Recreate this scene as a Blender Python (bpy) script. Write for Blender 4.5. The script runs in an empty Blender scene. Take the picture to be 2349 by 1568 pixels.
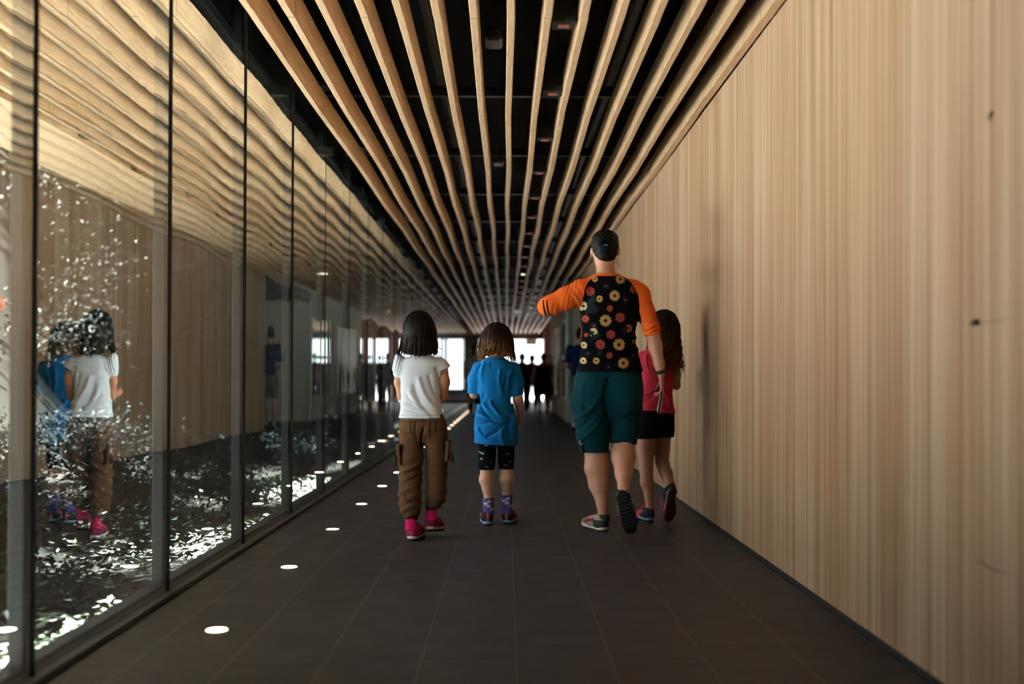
import bpy, math, random
import numpy as np
from mathutils import Matrix, Vector
random.seed(7)
RNG = np.random.RandomState(11)
sc = bpy.context.scene
COL = sc.collection
R = math.radians

# ------------------------------------------------------------------ camera
F_PX, CAM_H, SHIFT_Y = 2400.0, 0.87, 0.0264
cam_d = bpy.data.cameras.new('camera'); cam = bpy.data.objects.new('camera', cam_d); COL.objects.link(cam)
cam_d.sensor_width = 36.0; cam_d.lens = 36.0 * F_PX / 2349.0; cam_d.shift_y = SHIFT_Y
cam_m = Matrix.Rotation(R(-0.32), 4, 'Z') @ Matrix.Rotation(R(90.5), 4, 'X') @ Matrix.Rotation(0.003, 4, 'Z')
cam_m.translation = (0, 0, CAM_H)
cam.matrix_world = cam_m
cam_d.dof.use_dof = True; cam_d.dof.focus_distance = 5.75; cam_d.dof.aperture_fstop = 1.45
cam_d.clip_end = 300
sc.camera = cam
CR = np.array(cam_m.to_3x3())
def W(px, py, Y):
    d = CR @ np.array([(px - 1174.5) / F_PX, (784 - py) / F_PX + SHIFT_Y * 2349 / F_PX, -1.0])
    return np.array([0, 0, CAM_H]) + d * (Y / d[1])
def S(px, Y): return px * Y / F_PX

# ------------------------------------------------------------------ sky, sun, exposure
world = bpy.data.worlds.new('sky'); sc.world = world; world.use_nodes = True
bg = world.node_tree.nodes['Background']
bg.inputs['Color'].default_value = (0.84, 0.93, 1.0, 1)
# hazy sky, brighter around the sun's side (left of the corridor)
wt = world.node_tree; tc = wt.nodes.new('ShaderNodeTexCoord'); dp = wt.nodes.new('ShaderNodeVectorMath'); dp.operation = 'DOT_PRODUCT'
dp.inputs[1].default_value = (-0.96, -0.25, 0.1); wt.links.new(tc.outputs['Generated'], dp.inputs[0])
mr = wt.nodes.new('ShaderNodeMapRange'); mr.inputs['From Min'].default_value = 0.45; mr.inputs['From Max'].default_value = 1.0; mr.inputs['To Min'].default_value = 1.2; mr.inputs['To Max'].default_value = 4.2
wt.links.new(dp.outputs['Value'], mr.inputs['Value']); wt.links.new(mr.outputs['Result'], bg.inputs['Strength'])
sun_d = bpy.data.lights.new('sun', 'SUN'); sun = bpy.data.objects.new('sun', sun_d); COL.objects.link(sun)
sun_d.energy = 265.0; sun_d.angle = R(0.6); sun_d.color = (1.0, 0.98, 0.97)
sun.rotation_euler = Vector((0.66, -0.12, -0.74)).to_track_quat('-Z', 'Y').to_euler()
vs = sc.view_settings
vs.view_transform = 'Standard'; vs.look = 'None'; vs.gamma = 1.0; vs.use_curve_mapping = False; vs.exposure = 1.25
sc.cycles.use_denoising = True
sc.cycles.max_bounces = 8; sc.cycles.diffuse_bounces = 2; sc.cycles.glossy_bounces = 4
sc.cycles.transparent_max_bounces = 12; sc.cycles.sample_clamp_indirect = 6.0
sc.cycles.caustics_reflective = False; sc.cycles.caustics_refractive = False

# ------------------------------------------------------------------ materials
def lin(c):
    c = np.asarray(c, float) / 255.0
    return np.where(c <= 0.04045, c / 12.92, ((c + 0.055) / 1.055) ** 2.4)
def rgba(c): return tuple(float(v) for v in lin(c)) + (1.0,)
class NT:
    def __init__(s, name):
        s.m = bpy.data.materials.new(name); s.m.use_nodes = True
        s.t = s.m.node_tree; s.t.nodes.clear()
        s.out = s.n('ShaderNodeOutputMaterial')
    def n(s, typ, **kw):
        nd = s.t.nodes.new(typ)
        for k, v in kw.items(): setattr(nd, k, v)
        return nd
    def l(s, a, b): s.t.links.new(a, b)
def ramp(nt, fac, stops):
    r = nt.n('ShaderNodeValToRGB')
    while len(r.color_ramp.elements) < len(stops): r.color_ramp.elements.new(0.5)
    for e, (p, c) in zip(r.color_ramp.elements, stops): e.position = p; e.color = rgba(c)
    nt.l(fac, r.inputs['Fac']); return r.outputs['Color']
def noise(nt, scale, detail=4.0, stretch=(1, 1, 1), rough=0.55, coord='Object', rot=(0, 0, 0)):
    tc = nt.n('ShaderNodeTexCoord'); mp = nt.n('ShaderNodeMapping'); mp.inputs['Scale'].default_value = stretch
    mp.inputs['Rotation'].default_value = rot
    nt.l(tc.outputs[coord], mp.inputs['Vector'])
    nz = nt.n('ShaderNodeTexNoise'); nz.inputs['Scale'].default_value = scale; nz.inputs['Detail'].default_value = detail
    nz.inputs['Roughness'].default_value = rough
    nt.l(mp.outputs['Vector'], nz.inputs['Vector']); return nz.outputs['Fac']
def principled(nt, rough=0.6, spec=0.4, metal=0.0):
    p = nt.n('ShaderNodeBsdfPrincipled'); p.inputs['Roughness'].default_value = rough
    p.inputs['Specular IOR Level'].default_value = spec; p.inputs['Metallic'].default_value = metal
    nt.l(p.outputs['BSDF'], nt.out.inputs['Surface']); return p
def bump(nt, p, h, strength, dist):
    b = nt.n('ShaderNodeBump'); b.inputs['Strength'].default_value = strength; b.inputs['Distance'].default_value = dist
    nt.l(h, b.inputs['Height']); nt.l(b.outputs['Normal'], p.inputs['Normal'])
def mat_plain(name, c, rough=0.6, spec=0.4, metal=0.0, var=0.12, scale=20, bmp=0.0):
    nt = NT(name); p = principled(nt, rough, spec, metal)
    f = noise(nt, scale)
    c = np.array(c, float)
    nt.l(ramp(nt, f, [(0.3, np.clip(c * (1 - var), 0, 255)), (0.7, np.clip(c * (1 + var), 0, 255))]), p.inputs['Base Color'])
    if bmp: bump(nt, p, f, bmp, 0.002)
    return nt.m
def mat_emit(name, c, s):
    nt = NT(name); e = nt.n('ShaderNodeEmission'); e.inputs['Color'].default_value = rgba(c); e.inputs['Strength'].default_value = s
    nt.l(e.outputs['Emission'], nt.out.inputs['Surface']); return nt.m
def mat_vcol(name, rough=0.8, spec=0.2, sheen=0.0, wscale=350, bmp=0.15, sss=0.0):
    nt = NT(name); p = principled(nt, rough, spec)
    a = nt.n('ShaderNodeAttribute', attribute_name='Col')
    f = noise(nt, wscale, 3)
    mx = nt.n('ShaderNodeMix', data_type='RGBA', blend_type='MULTIPLY'); mx.inputs['Factor'].default_value = 0.35
    nt.l(a.outputs['Color'], mx.inputs['A']); nt.l(ramp(nt, f, [(0.2, (190, 190, 190)), (0.7, (255, 255, 255))]), mx.inputs['B'])
    nt.l(mx.outputs['Result'], p.inputs['Base Color'])
    if sheen:
        p.inputs['Sheen Weight'].default_value = sheen; p.inputs['Sheen Roughness'].default_value = 0.5
    if sss:
        p.inputs['Subsurface Weight'].default_value = sss; p.inputs['Subsurface Radius'].default_value = (0.012, 0.005, 0.003)
        p.inputs['Subsurface Scale'].default_value = 1.0
    if bmp: bump(nt, p, f, bmp, 0.001)
    return nt.m
def mat_slat(name, base):
    nt = NT(name); p = principled(nt, 0.55, 0.3)
    b = np.array(base, float)
    f = noise(nt, 9, 5, (9, 0.5, 9)); g = noise(nt, 60, 3, (2.5, 0.12, 2.5)); r_ = noise(nt, 1.3, 2, (1, 0.4, 1))
    m1 = nt.n('ShaderNodeMix', data_type='RGBA', blend_type='MULTIPLY'); m1.inputs['Factor'].default_value = 0.55
    nt.l(ramp(nt, f, [(0.25, b * 0.86), (0.5, b), (0.75, np.clip(b * 1.07, 0, 255))]), m1.inputs['A'])
    nt.l(ramp(nt, g, [(0.35, (205, 180, 150)), (0.6, (255, 255, 255))]), m1.inputs['B'])
    m2 = nt.n('ShaderNodeMix', data_type='RGBA', blend_type='MULTIPLY'); m2.inputs['Factor'].default_value = 0.4
    nt.l(m1.outputs['Result'], m2.inputs['A']); nt.l(ramp(nt, r_, [(0.35, (215, 190, 160)), (0.65, (255, 255, 255))]), m2.inputs['B'])
    nt.l(m2.outputs['Result'], p.inputs['Base Color']); bump(nt, p, g, 0.12, 0.001)
    return nt.m
def mat_board_wall():
    nt = NT('pale combed wood boards'); p = principled(nt, 0.62, 0.25)
    st = (1, 1, 0.012)
    a = noise(nt, 26, 4, st, 0.62); b = noise(nt, 5, 2, (1, 1, 0.05)); c = noise(nt, 95, 2, st); d = noise(nt, 2.2, 3, (1, 1, 0.3))
    col = ramp(nt, a, [(0.28, (122, 93, 69)), (0.42, (151, 122, 95)), (0.55, (166, 138, 112)), (0.72, (182, 156, 131))])
    def mul(x, y, f):
        m = nt.n('ShaderNodeMix', data_type='RGBA', blend_type='MULTIPLY'); m.inputs['Factor'].default_value = f
        nt.l(x, m.inputs['A']); nt.l(y, m.inputs['B']); return m.outputs['Result']
    col = mul(col, ramp(nt, b, [(0.35, (205, 186, 166)), (0.65, (255, 255, 255))]), 0.7)
    col = mul(col, ramp(nt, c, [(0.3, (220, 205, 188)), (0.6, (255, 255, 255))]), 0.45)
    col = mul(col, ramp(nt, d, [(0.3, (232, 205, 180)), (0.6, (255, 255, 255))]), 0.4)
    nt.l(col, p.inputs['Base Color'])
    ad = nt.n('ShaderNodeMath', operation='ADD'); nt.l(a, ad.inputs[0]); nt.l(c, ad.inputs[1])
    bump(nt, p, ad.outputs[0], 0.35, 0.004)
    return nt.m
def mat_floor():
    nt = NT('dark stone floor tiles'); p = principled(nt, 0.5, 0.35)
    tc = nt.n('ShaderNodeTexCoord'); mp = nt.n('ShaderNodeMapping')
    mp.inputs['Rotation'].default_value = (0, 0, R(90)); mp.inputs['Location'].default_value = (62.13, -0.034 + 0.293 * 8, 0)
    nt.l(tc.outputs['Object'], mp.inputs['Vector'])
    br = nt.n('ShaderNodeTexBrick'); nt.l(mp.outputs['Vector'], br.inputs['Vector'])
    br.offset = 0.37; br.offset_frequency = 2; br.squash = 1.0
    br.inputs['Scale'].default_value = 1.0; br.inputs['Brick Width'].default_value = 0.62; br.inputs['Row Height'].default_value = 0.293
    br.inputs['Mortar Size'].default_value = 0.0018; br.inputs['Mortar Smooth'].default_value = 0.3; br.inputs['Bias'].default_value = 0.0
    br.inputs['Color1'].default_value = rgba((38, 39, 44)); br.inputs['Color2'].default_value = rgba((47, 47, 53)); br.inputs['Mortar'].default_value = rgba((116, 106, 100))
    f = noise(nt, 7, 5); g = noise(nt, 3.1, 4, (1, 3, 1)); h = noise(nt, 11, 2, (0.6, 1.8, 1))
    def mul(x, y, fac, bt='MULTIPLY'):
        m = nt.n('ShaderNodeMix', data_type='RGBA', blend_type=bt); m.inputs['Factor'].default_value = fac
        nt.l(x, m.inputs['A']); nt.l(y, m.inputs['B']); return m.outputs['Result']
    col = mul(br.outputs['Color'], ramp(nt, f, [(0.3, (205, 200, 198)), (0.7, (255, 255, 255))]), 0.6)
    col = mul(col, ramp(nt, g, [(0.3, (190, 186, 182)), (0.65, (255, 250, 246))]), 0.5)
    col = mul(col, ramp(nt, h, [(0.74, (0, 0, 0)), (0.84, (46, 44, 42))]), 0.6, 'ADD')
    nt.l(col, p.inputs['Base Color'])
    rr = nt.n('ShaderNodeMapRange'); nt.l(f, rr.inputs['Value']); rr.inputs['To Min'].default_value = 0.4; rr.inputs['To Max'].default_value = 0.62
    nt.l(rr.outputs['Result'], p.inputs['Roughness'])
    return nt.m
def mat_glass(name='window glass', r0=0.34, tint=(236, 243, 238)):
    nt = NT(name)
    lw = nt.n('ShaderNodeLayerWeight'); lw.inputs['Blend'].default_value = 0.5
    pw = nt.n('ShaderNodeMath', operation='POWER'); nt.l(lw.outputs['Facing'], pw.inputs[0]); pw.inputs[1].default_value = 1.3
    mr = nt.n('ShaderNodeMapRange'); nt.l(pw.outputs[0], mr.inputs['Value'])
    mr.inputs['To Min'].default_value = r0; mr.inputs['To Max'].default_value = 0.97
    tr = nt.n('ShaderNodeBsdfTransparent'); tr.inputs['Color'].default_value = rgba(tint)
    gl = nt.n('ShaderNodeBsdfGlossy'); gl.inputs['Roughness'].default_value = 0.0; gl.inputs['Color'].default_value = (0.93, 0.96, 0.93, 1)
    mx = nt.n('ShaderNodeMixShader'); nt.l(mr.outputs['Result'], mx.inputs[0]); nt.l(tr.outputs[0], mx.inputs[1]); nt.l(gl.outputs[0], mx.inputs[2])
    nt.l(mx.outputs[0], nt.out.inputs['Surface']); return nt.m
def mat_leaf(name, c1, c2, rough=0.6):
    nt = NT(name); p = principled(nt, rough, 0.04)
    f = noise(nt, 2.5, 3)
    nt.l(ramp(nt, f, [(0.3, c1), (0.7, c2)]), p.inputs['Base Color'])
    return nt.m

M = dict(
    slat=mat_slat('pale cedar slat', (212, 178, 142)), eave=mat_slat('outdoor cedar slat', (214, 186, 150)),
    wall=mat_board_wall(), floor=mat_floor(), glass=mat_glass(),
    void=mat_plain('black ceiling void', (3, 3, 3), 0.9, 0.1), darkmetal=mat_plain('dark bronze metal', (34, 32, 30), 0.45, 0.4),
    blackmetal=mat_plain('black metal', (6, 6, 6), 0.5, 0.4), gasket=mat_plain('black gasket', (8, 8, 8), 0.7),
    sill=mat_plain('blue grey steel sill', (62, 70, 80), 0.4, 0.5, 0.3), post=mat_plain('dark steel post', (24, 27, 28), 0.45, 0.4),
    plaster=mat_plain('cream plaster', (214, 200, 176), 0.8, 0.2, var=0.04), wainscot=mat_plain('pale wainscot', (226, 208, 190), 0.7, 0.2, var=0.04),
    doorwood=mat_plain('reddish brown door wood', (74, 38, 26), 0.5, 0.3), jamb=mat_plain('pale green painted jamb', (196, 214, 204), 0.5, 0.4, var=0.03),
    soil=mat_plain('forest soil', (20, 22, 17), 0.95, 0.1, var=0.3, scale=3), paving=mat_plain('pale outdoor paving', (196, 194, 190), 0.9, 0.1),
    unseen_dark=mat_plain('charcoal plaster', (46, 43, 41), 0.85, 0.1), gravel=mat_plain('pale gravel', (198, 203, 208), 0.95, 0.1, var=0.1, scale=40), bark=mat_plain('dark bark', (28, 24, 20), 0.9, 0.1, var=0.35, scale=14, bmp=0.6),  # dark coat for unseen walls cuts fill; pale ground added to bounce sun
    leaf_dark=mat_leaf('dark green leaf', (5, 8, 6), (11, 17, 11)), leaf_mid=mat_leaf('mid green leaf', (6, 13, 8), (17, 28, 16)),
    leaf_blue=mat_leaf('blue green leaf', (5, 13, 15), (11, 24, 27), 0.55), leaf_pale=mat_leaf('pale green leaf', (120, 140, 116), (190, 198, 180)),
    lamp=mat_emit('warm floor lamp', (255, 222, 190), 7.0), lampdim=mat_emit('dim downlight lens', (255, 160, 130), 0.10), lampon=mat_emit('lit downlight lens', (255, 232, 214), 1.6),
    steel=mat_plain('brushed steel ring', (120, 112, 104), 0.35, 0.5, 0.8), concrete=mat_plain('weathered brown header', (98, 86, 70), 0.9, 0.1, var=0.35, scale=2.5),
    cloth=mat_vcol('woven cloth', 0.9, 0.05, 0.03), knit=mat_vcol('soft jersey', 0.9, 0.08, 0.06, 500, 0.1), skin=mat_vcol('skin', 0.5, 0.35, 0.0, 160, 0.06, 0.12),
    hair=mat_vcol('hair', 0.6, 0.10, 0.0, 500, 0.05), shoe=mat_vcol('shoe fabric', 0.7, 0.25, 0.0, 300, 0.2), rubber=mat_vcol('shoe rubber', 0.6, 0.3, 0.0, 120, 0.1),
    paper=mat_vcol('printed paper', 0.5, 0.3, 0.0, 60, 0.02), sign=mat_plain('grey sign panel', (150, 156, 160), 0.5, 0.3),
    redcloth=mat_plain('red cloth', (120, 22, 26), 0.9, 0.1), bluepanel=mat_plain('pale blue bench panel', (150, 170, 210), 0.6, 0.3),
)

# ------------------------------------------------------------------ object helpers
def link(o, parent=None):
    COL.objects.link(o)
    if parent is not None: o.parent = parent
    return o
def tag(o, label=None, cat=None, group=None, kind=None):
    if label: o['label'] = label
    if cat: o['category'] = cat
    if group: o['group'] = group
    if kind: o['kind'] = kind
    return o
def empty(name, loc):
    o = bpy.data.objects.new(name, None); o.location = loc; o.empty_display_size = 0.1
    COL.objects.link(o); return o
def mesh_arrays(name, V, Q, mats, cols=None, smooth=True, midx=None):
    V = np.ascontiguousarray(V, np.float32); Q = np.ascontiguousarray(Q, np.int32)
    me = bpy.data.meshes.new(name)
    k = Q.shape[1]
    me.vertices.add(len(V)); me.vertices.foreach_set('co', V.ravel())
    me.loops.add(Q.size); me.loops.foreach_set('vertex_index', Q.ravel())
    me.polygons.add(len(Q))
    me.polygons.foreach_set('loop_start', np.arange(0, Q.size, k, dtype=np.int32))
    if smooth: me.polygons.foreach_set('use_smooth', np.ones(len(Q), bool))
    for m in (mats if isinstance(mats, (list, tuple)) else [mats]): me.materials.append(m)
    if midx is not None: me.polygons.foreach_set('material_index', np.asarray(midx, np.int32))
    me.update(calc_edges=True); me.validate()
    if cols is not None:
        at = me.color_attributes.new('Col', 'FLOAT_COLOR', 'POINT')
        c4 = np.ones((len(V), 4), np.float32); c4[:, :3] = cols
        at.data.foreach_set('color', c4.ravel())
    return me
class MB:
    def __init__(s): s.v = []; s.f = []
    def box(s, x0, x1, y0, y1, z0, z1):
        n = len(s.v)
        s.v += [(x, y, z) for z in (z0, z1) for y in (y0, y1) for x in (x0, x1)]
        s.f += [tuple(n + i for i in q) for q in ((0, 2, 3, 1), (4, 5, 7, 6), (0, 1, 5, 4), (2, 6, 7, 3), (0, 4, 6, 2), (1, 3, 7, 5))]
        return s
    def prism(s, ring0, ring1):
        n = len(s.v); k = len(ring0); s.v += list(map(tuple, ring0)) + list(map(tuple, ring1))
        s.f += [(n + i, n + (i + 1) % k, n + k + (i + 1) % k, n + k + i) for i in range(k)]
        s.f += [tuple(n + i for i in reversed(range(k))), tuple(n + k + i for i in range(k))]
        return s
    def cyl(s, c, r, z0, z1, k=24, r2=None):
        r2 = r if r2 is None else r2
        a = [2 * math.pi * i / k for i in range(k)]
        return s.prism([(c[0] + r * math.cos(t), c[1] + r * math.sin(t), z0) for t in a], [(c[0] + r2 * math.cos(t), c[1] + r2 * math.sin(t), z1) for t in a])
    def build(s, name, mat, parent=None, origin=None, bevel=0.0, smooth=False):
        o0 = np.array(origin if origin is not None else (0, 0, 0), float)
        me = bpy.data.meshes.new(name); me.from_pydata([tuple(np.array(v) - o0) for v in s.v], [], s.f); me.materials.append(mat)
        me.update()
        if smooth: me.polygons.foreach_set('use_smooth', [True] * len(me.polygons))
        o = bpy.data.objects.new(name, me); link(o, parent)
        if parent is None: o.location = o0
        if bevel:
            b = o.modifiers.new('bevel', 'BEVEL'); b.width = bevel; b.segments = 2; b.limit_method = 'ANGLE'
        return o
def struct(o): o['kind'] = 'structure'; return o

# ================================================================== SETTING
GX, WX = -1.35, 1.225            # glass plane, timber wall plane
ZC = CAM_H + 1.655               # underside of the slats
HS = 0.14
YE = 40.0
struct(MB().box(-1.42, 4.5, -4, 44, -0.12, 0).build('floor', M['floor']))
struct(MB().box(-1.42, 4.5, -4, YE, 3.15, 3.3).build('ceiling', M['void']))
# left: glazing, sill and head
struct(MB().box(GX - 0.07, GX - 0.012, 2.5, 39.0, -0.02, 0.045).box(GX - 0.012, GX + 0.035, 2.5, 39.0, -0.02, 0.018).build('trim_1', M['sill'], bevel=0.003))
struct(MB().box(GX + 0.0, GX + 0.045, 2.5, 39.0, 0.0, 0.006).build('baseboard_left', M['gasket']))
struct(MB().box(GX - 0.08, GX + 0.03, -4, 39.0, 2.86, 3.15).build('trim_2', M['void']))
struct(MB().box(GX - 0.1, GX, -4, 2.5, 0, 3.15).build('wall_left', M['unseen_dark']))
def pane(n, y0, y1):
    L = y1 - y0; nu, nv = 64, 8
    u = np.linspace(0, 1, nu + 1); v = np.linspace(0, 1, nv + 1)
    U, V_ = np.meshgrid(u, v, indexing='ij')
    A = 0.0011 * (0.85 + 0.4 * RNG.rand()); tilt = RNG.uniform(-0.0012, 0.0012)
    ph = RNG.rand(3) * 6.28
    f = A * (0.5 - 0.5 * np.cos(2 * np.pi * U)) * (0.8 + 0.35 * np.sin(np.pi * V_)) + tilt * L * (U - 0.5)
    f = f + 0.000022 * np.sin(2 * np.pi * U * L / 0.17 + ph[0] + 1.5 * V_) + 0.000011 * np.sin(2 * np.pi * U * L / 0.09 + ph[1])
    f = f + 0.00012 * np.sin(2 * np.pi * V_ * 1.3 + ph[2])
    X = GX + f; Yy = y0 + 0.004 + (L - 0.008) * U; Z = 0.012 + 2.85 * V_
    Vv = np.stack([X, Yy, Z], -1).reshape(-1, 3)
    idx = np.arange((nu + 1) * (nv + 1)).reshape(nu + 1, nv + 1)
    Q = np.stack([idx[:-1, :-1], idx[1:, :-1], idx[1:, 1:], idx[:-1, 1:]], -1).reshape(-1, 4)
    o = bpy.data.objects.new('window_%d' % n, mesh_arrays('window', Vv, Q, M['glass'])); link(o); struct(o)
    g = MB().box(GX - 0.012, GX + (0.006 if n < 5 else 0.002), y1 - 0.005, y1 + 0.005, 0.012, 2.86).build('gasket', M['gasket'], o)
    MB().box(GX - 0.058, GX - 0.014, y1 - 0.028, y1 + 0.028, 0.0, 2.86).build('mullion', M['post'], o, bevel=0.003)
joints = [2.5] + [3.0 + 1.2 * j for j in range(31)]
for j in range(31): pane(j + 1, joints[j], joints[j + 1])

struct(MB().box(-1.5, 4.5, -4.15, -4, 0, 3.15).build('wall_back', M['unseen_dark']))
# right: combed timber wall with a recess, then panels
def wall_box(name, y0, y1, z0=0.0, z1=3.15, mat='wall', x0=WX, x1=WX + 0.14):
    return struct(MB().box(x0, x1, y0, y1, z0, z1).build(name, M[mat]))
wall_box('wall_right', 2.1, 16.9)
wall_box('wall_right_unseen', -4, 2.1, mat='unseen_dark')  # unseen stretch made dark to cut bounce light onto the figures
struct(MB().box(WX - 0.004, WX + 0.02, -4, 16.9, 0, 0.022).build('shadow_gap_right', M['gasket']))  # black strip stands in for the shaded gap at the wall foot
wall_box('wall_recess', 16.9, 20.8, 2.36, 2.54, 'void')
wall_box('wall_recess_head', 16.9, 20.8, 2.54, 3.15, 'plaster')
struct(MB().box(WX + 1.0, WX + 1.1, 16.7, 21.0, 0, 3.1).build('wall_recess_back', M['plaster']))
struct(MB().box(WX, WX + 1.0, 20.8, 20.95, 0, 3.1).build('wall_recess_side', M['plaster']))
struct(MB().box(WX + 0.14, WX + 1.0, 16.8, 16.9, 0, 3.1).build('wall_recess_near', M['plaster']))
struct(MB().box(WX + 0.14, WX + 1.0, 16.9, 20.8, 2.40, 2.46).build('ceiling_recess', M['void']))
struct(MB().box(WX - 0.02, WX + 0.05, 20.75, 21.25, 0, 2.56).build('trim_3', M['jamb']))
wall_box('wall_right_wainscot', 21.25, 28.2, 0, 0.46, 'wainscot')
wall_box('wall_right_head', 21.25, 28.2, 2.1, 3.15, 'plaster')
wall_box('wall_right_pier', 23.2, 24.0, 0.46, 2.1, 'wainscot')
o = MB().box(WX + 0.02, WX + 0.08, 24.0, 26.9, 0.46, 2.1).build('door_1', M['doorwood'], bevel=0.01); struct(o)
MB().box(WX - 0.01, WX + 0.03, 24.15, 24.25, 0.55, 2.0).box(WX - 0.01, WX + 0.03, 25.4, 25.5, 0.55, 2.0).box(WX - 0.01, WX + 0.03, 26.7, 26.8, 0.55, 2.0).build('door_stile', M['doorwood'], o)
wall_box('wall_right_end', 26.9, 28.2, 0.46, 2.1, 'wainscot')
o = MB().box(WX + 0.05, WX + 0.056, 21.25, 23.2, 0.46, 2.1).build('window_40', mat_glass('niche glass', 0.08)); struct(o)
MB().box(WX + 0.03, WX + 0.08, 21.25, 21.32, 0.46, 2.1).box(WX + 0.03, WX + 0.08, 23.13, 23.2, 0.46, 2.1).box(WX + 0.03, WX + 0.08, 21.3, 23.15, 1.28, 1.34).build('window_frame', M['darkmetal'], o)
# hall at the far end
struct(MB().box(4.3, 4.45, 28.2, 44, 0, 3.15).build('wall_hall_right', M['plaster']))
struct(MB().box(WX, 4.3, 28.2, 28.35, 0, 3.15).build('wall_hall_near', M['doorwood']))
struct(MB().box(-1.9, 4.5, YE, YE + 0.3, 2.36, 3.3).build('wall_end', M['concrete']))
for n, x in enumerate((1.42, 2.3)):
    struct(MB().box(x, x + 0.32, YE - 0.6, YE + 0.1, 0, 3.0).build('column_%d' % (n + 1), M['doorwood']))
struct(MB().box(-1.42, -1.05, YE - 0.1, YE + 0.1, 0, 2.5).build('column_3', M['blackmetal']))
struct(MB().box(-0.42, -0.22, YE - 0.1, YE + 0.1, 0, 2.5).build('column_4', M['blackmetal']))
struct(MB().box(-6, 12, 44, 62, -0.1, -0.02).build('floor_terrace', M['paving']))

# ---------------- ceiling slats
JY = [4.8 + 1.78 * i for i in range(-3, 20)]
ZIG = {}
for i, y in enumerate(JY): ZIG[i] = (0.006 if i % 2 else -0.006) + random.uniform(-0.004, 0.004)
ORD = ['first', 'second', 'third', 'fourth', 'fifth', 'sixth', 'seventh', 'eighth', 'ninth', 'tenth', 'eleventh', 'twelfth', 'thirteenth', 'fourteenth', 'fifteenth', 'sixteenth',
       'seventeenth', 'eighteenth', 'nineteenth', 'twentieth', 'twenty-first', 'twenty-second', 'twenty-third', 'twenty-fourth', 'twenty-fifth', 'twenty-sixth']
def slat(x, w, h, z, name, mat, zig=1.0):
    o = MB()
    for i in range(len(JY) - 1):
        a, b = ZIG[i] * zig + random.uniform(-.002, .002), ZIG[i + 1] * zig + random.uniform(-.002, .002)
        y0, y1 = JY[i] + 0.0012, JY[i + 1] - 0.0012
        dz = random.uniform(-0.002, 0.002)
        wa = w + 0.12 * a; wb = w + 0.12 * b; c = 0.004
        def ring(xc, ww, y):
            return [(xc - ww / 2 + c, y, z + dz), (xc + ww / 2 - c, y, z + dz), (xc + ww / 2, y, z + dz + c), (xc + ww / 2, y, z + h), (xc - ww / 2, y, z + h), (xc - ww / 2, y, z + dz + c)]
        o.prism(ring(x + a, wa, y0), ring(x + b, wb, y1))
    return o.build(name, mat, origin=(x, 0, z))
SX0, SP = 0.015, 0.1685
n_sl = 0
for i in range(-7, 8):
    x = SX0 + SP * i if i < 7 else 1.19
    o = slat(x, 0.038 if i < 7 else 0.05, HS, ZC, 'ceiling_slat', M['slat'])
    lb = ('cedar ceiling slat, the %s counted from the window wall' % ORD[n_sl]) if i < 7 else 'cedar ceiling slat running right against the timber wall'
    if i == -7: lb = 'cedar ceiling slat nearest the window wall'
    tag(o, lb, 'ceiling slat', 'cedar slats under the black ceiling'); n_sl += 1
for k, y in enumerate(np.arange(1.3, 39, 1.78)):
    struct(MB().box(GX + 0.05, WX - 0.01, y, y + 0.05, ZC + HS, ZC + HS + 0.06).build('beam_%d' % (k + 1), M['blackmetal']))
for k, xp in enumerate((-1.0, -0.45, 0.72)):
    o = MB(); a = [2 * math.pi * i / 12 for i in range(12)]
    o.prism([(xp + 0.04 * math.cos(t), 0, 2.95 + 0.04 * math.sin(t)) for t in a], [(xp + 0.04 * math.cos(t), 38, 2.95 + 0.04 * math.sin(t)) for t in a])
    p = o.build('ceiling_pipe', M['blackmetal'])
    tag(p, ['black pipe above the ceiling slats nearest the windows', 'black pipe above the slats left of the middle', 'black pipe above the slats on the timber wall side'][k], 'pipe')
# downlights in the gap right of the middle slat
for k in range(20):
    y = 5.0 + 1.2 * k
    r = empty('ceiling_downlight', (0.27, y, ZC + 0.03))
    tag(r, 'small black downlight between slats, %s along the corridor' % ORD[k], 'downlight', 'downlights between the ceiling slats')
    MB().box(0.215, 0.325, y - 0.06, y + 0.06, ZC + 0.035, ZC + 0.2).build('housing', M['blackmetal'], r, (0.27, y, ZC + 0.03))
    MB().box(0.243, 0.297, y - 0.012, y + 0.012, ZC + 0.026, ZC + 0.037).build('lens', M['lampon' if k in (10, 18) else 'lampdim'], r, (0.27, y, ZC + 0.03))
for k, (y, x) in enumerate(((5.5, -0.07), (8.6, -0.07))):
    o = MB().box(x - 0.05, x + 0.05, y - 0.09, y + 0.09, ZC + 0.1, ZC + 0.17).build('ceiling_speaker', M['darkmetal'], origin=(x, y, ZC + 0.1), bevel=0.02)
    tag(o, ['nearer black box tucked between slats left of the middle', 'farther black box tucked between slats left of the middle'][k], 'ceiling box')
# eave outside
for i in range(9):
    o = slat(-1.55 - SP * i, 0.038, 0.12, ZC, 'eave_slat', M['eave'], 0.6)
    tag(o, 'outdoor cedar eave slat, the %s out from the glass' % ORD[i] if i else 'outdoor cedar eave slat closest to the glass', 'eave slat', 'cedar slats of the eave outside')
struct(MB().box(-3.65, -3.0, -1, 40, ZC, ZC + 0.06).build('trim_4', M['eave']))
struct(MB().box(-3.7, GX - 0.06, -4, 40, ZC + 0.13, 3.3).build('roof_eave', M['void']))

# ---------------- floor lights
for k in range(22):
    y = 2.41 + 1.2 * k; x = -0.992
    r = empty('floor_light', (x, y, 0))
    tag(r, ('round floor light, the %s in the row counted from the camera' % ORD[k]), 'floor light', 'round lights set in the floor along the glass')
    MB().cyl((x, y), 0.041, 0.0002, 0.0022, 32).build('ring', M['steel'], r, (x, y, 0))
    MB().cyl((x, y), 0.036, 0.0023, 0.0034, 32).build('lens', M['lamp'], r, (x, y, 0))

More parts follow.
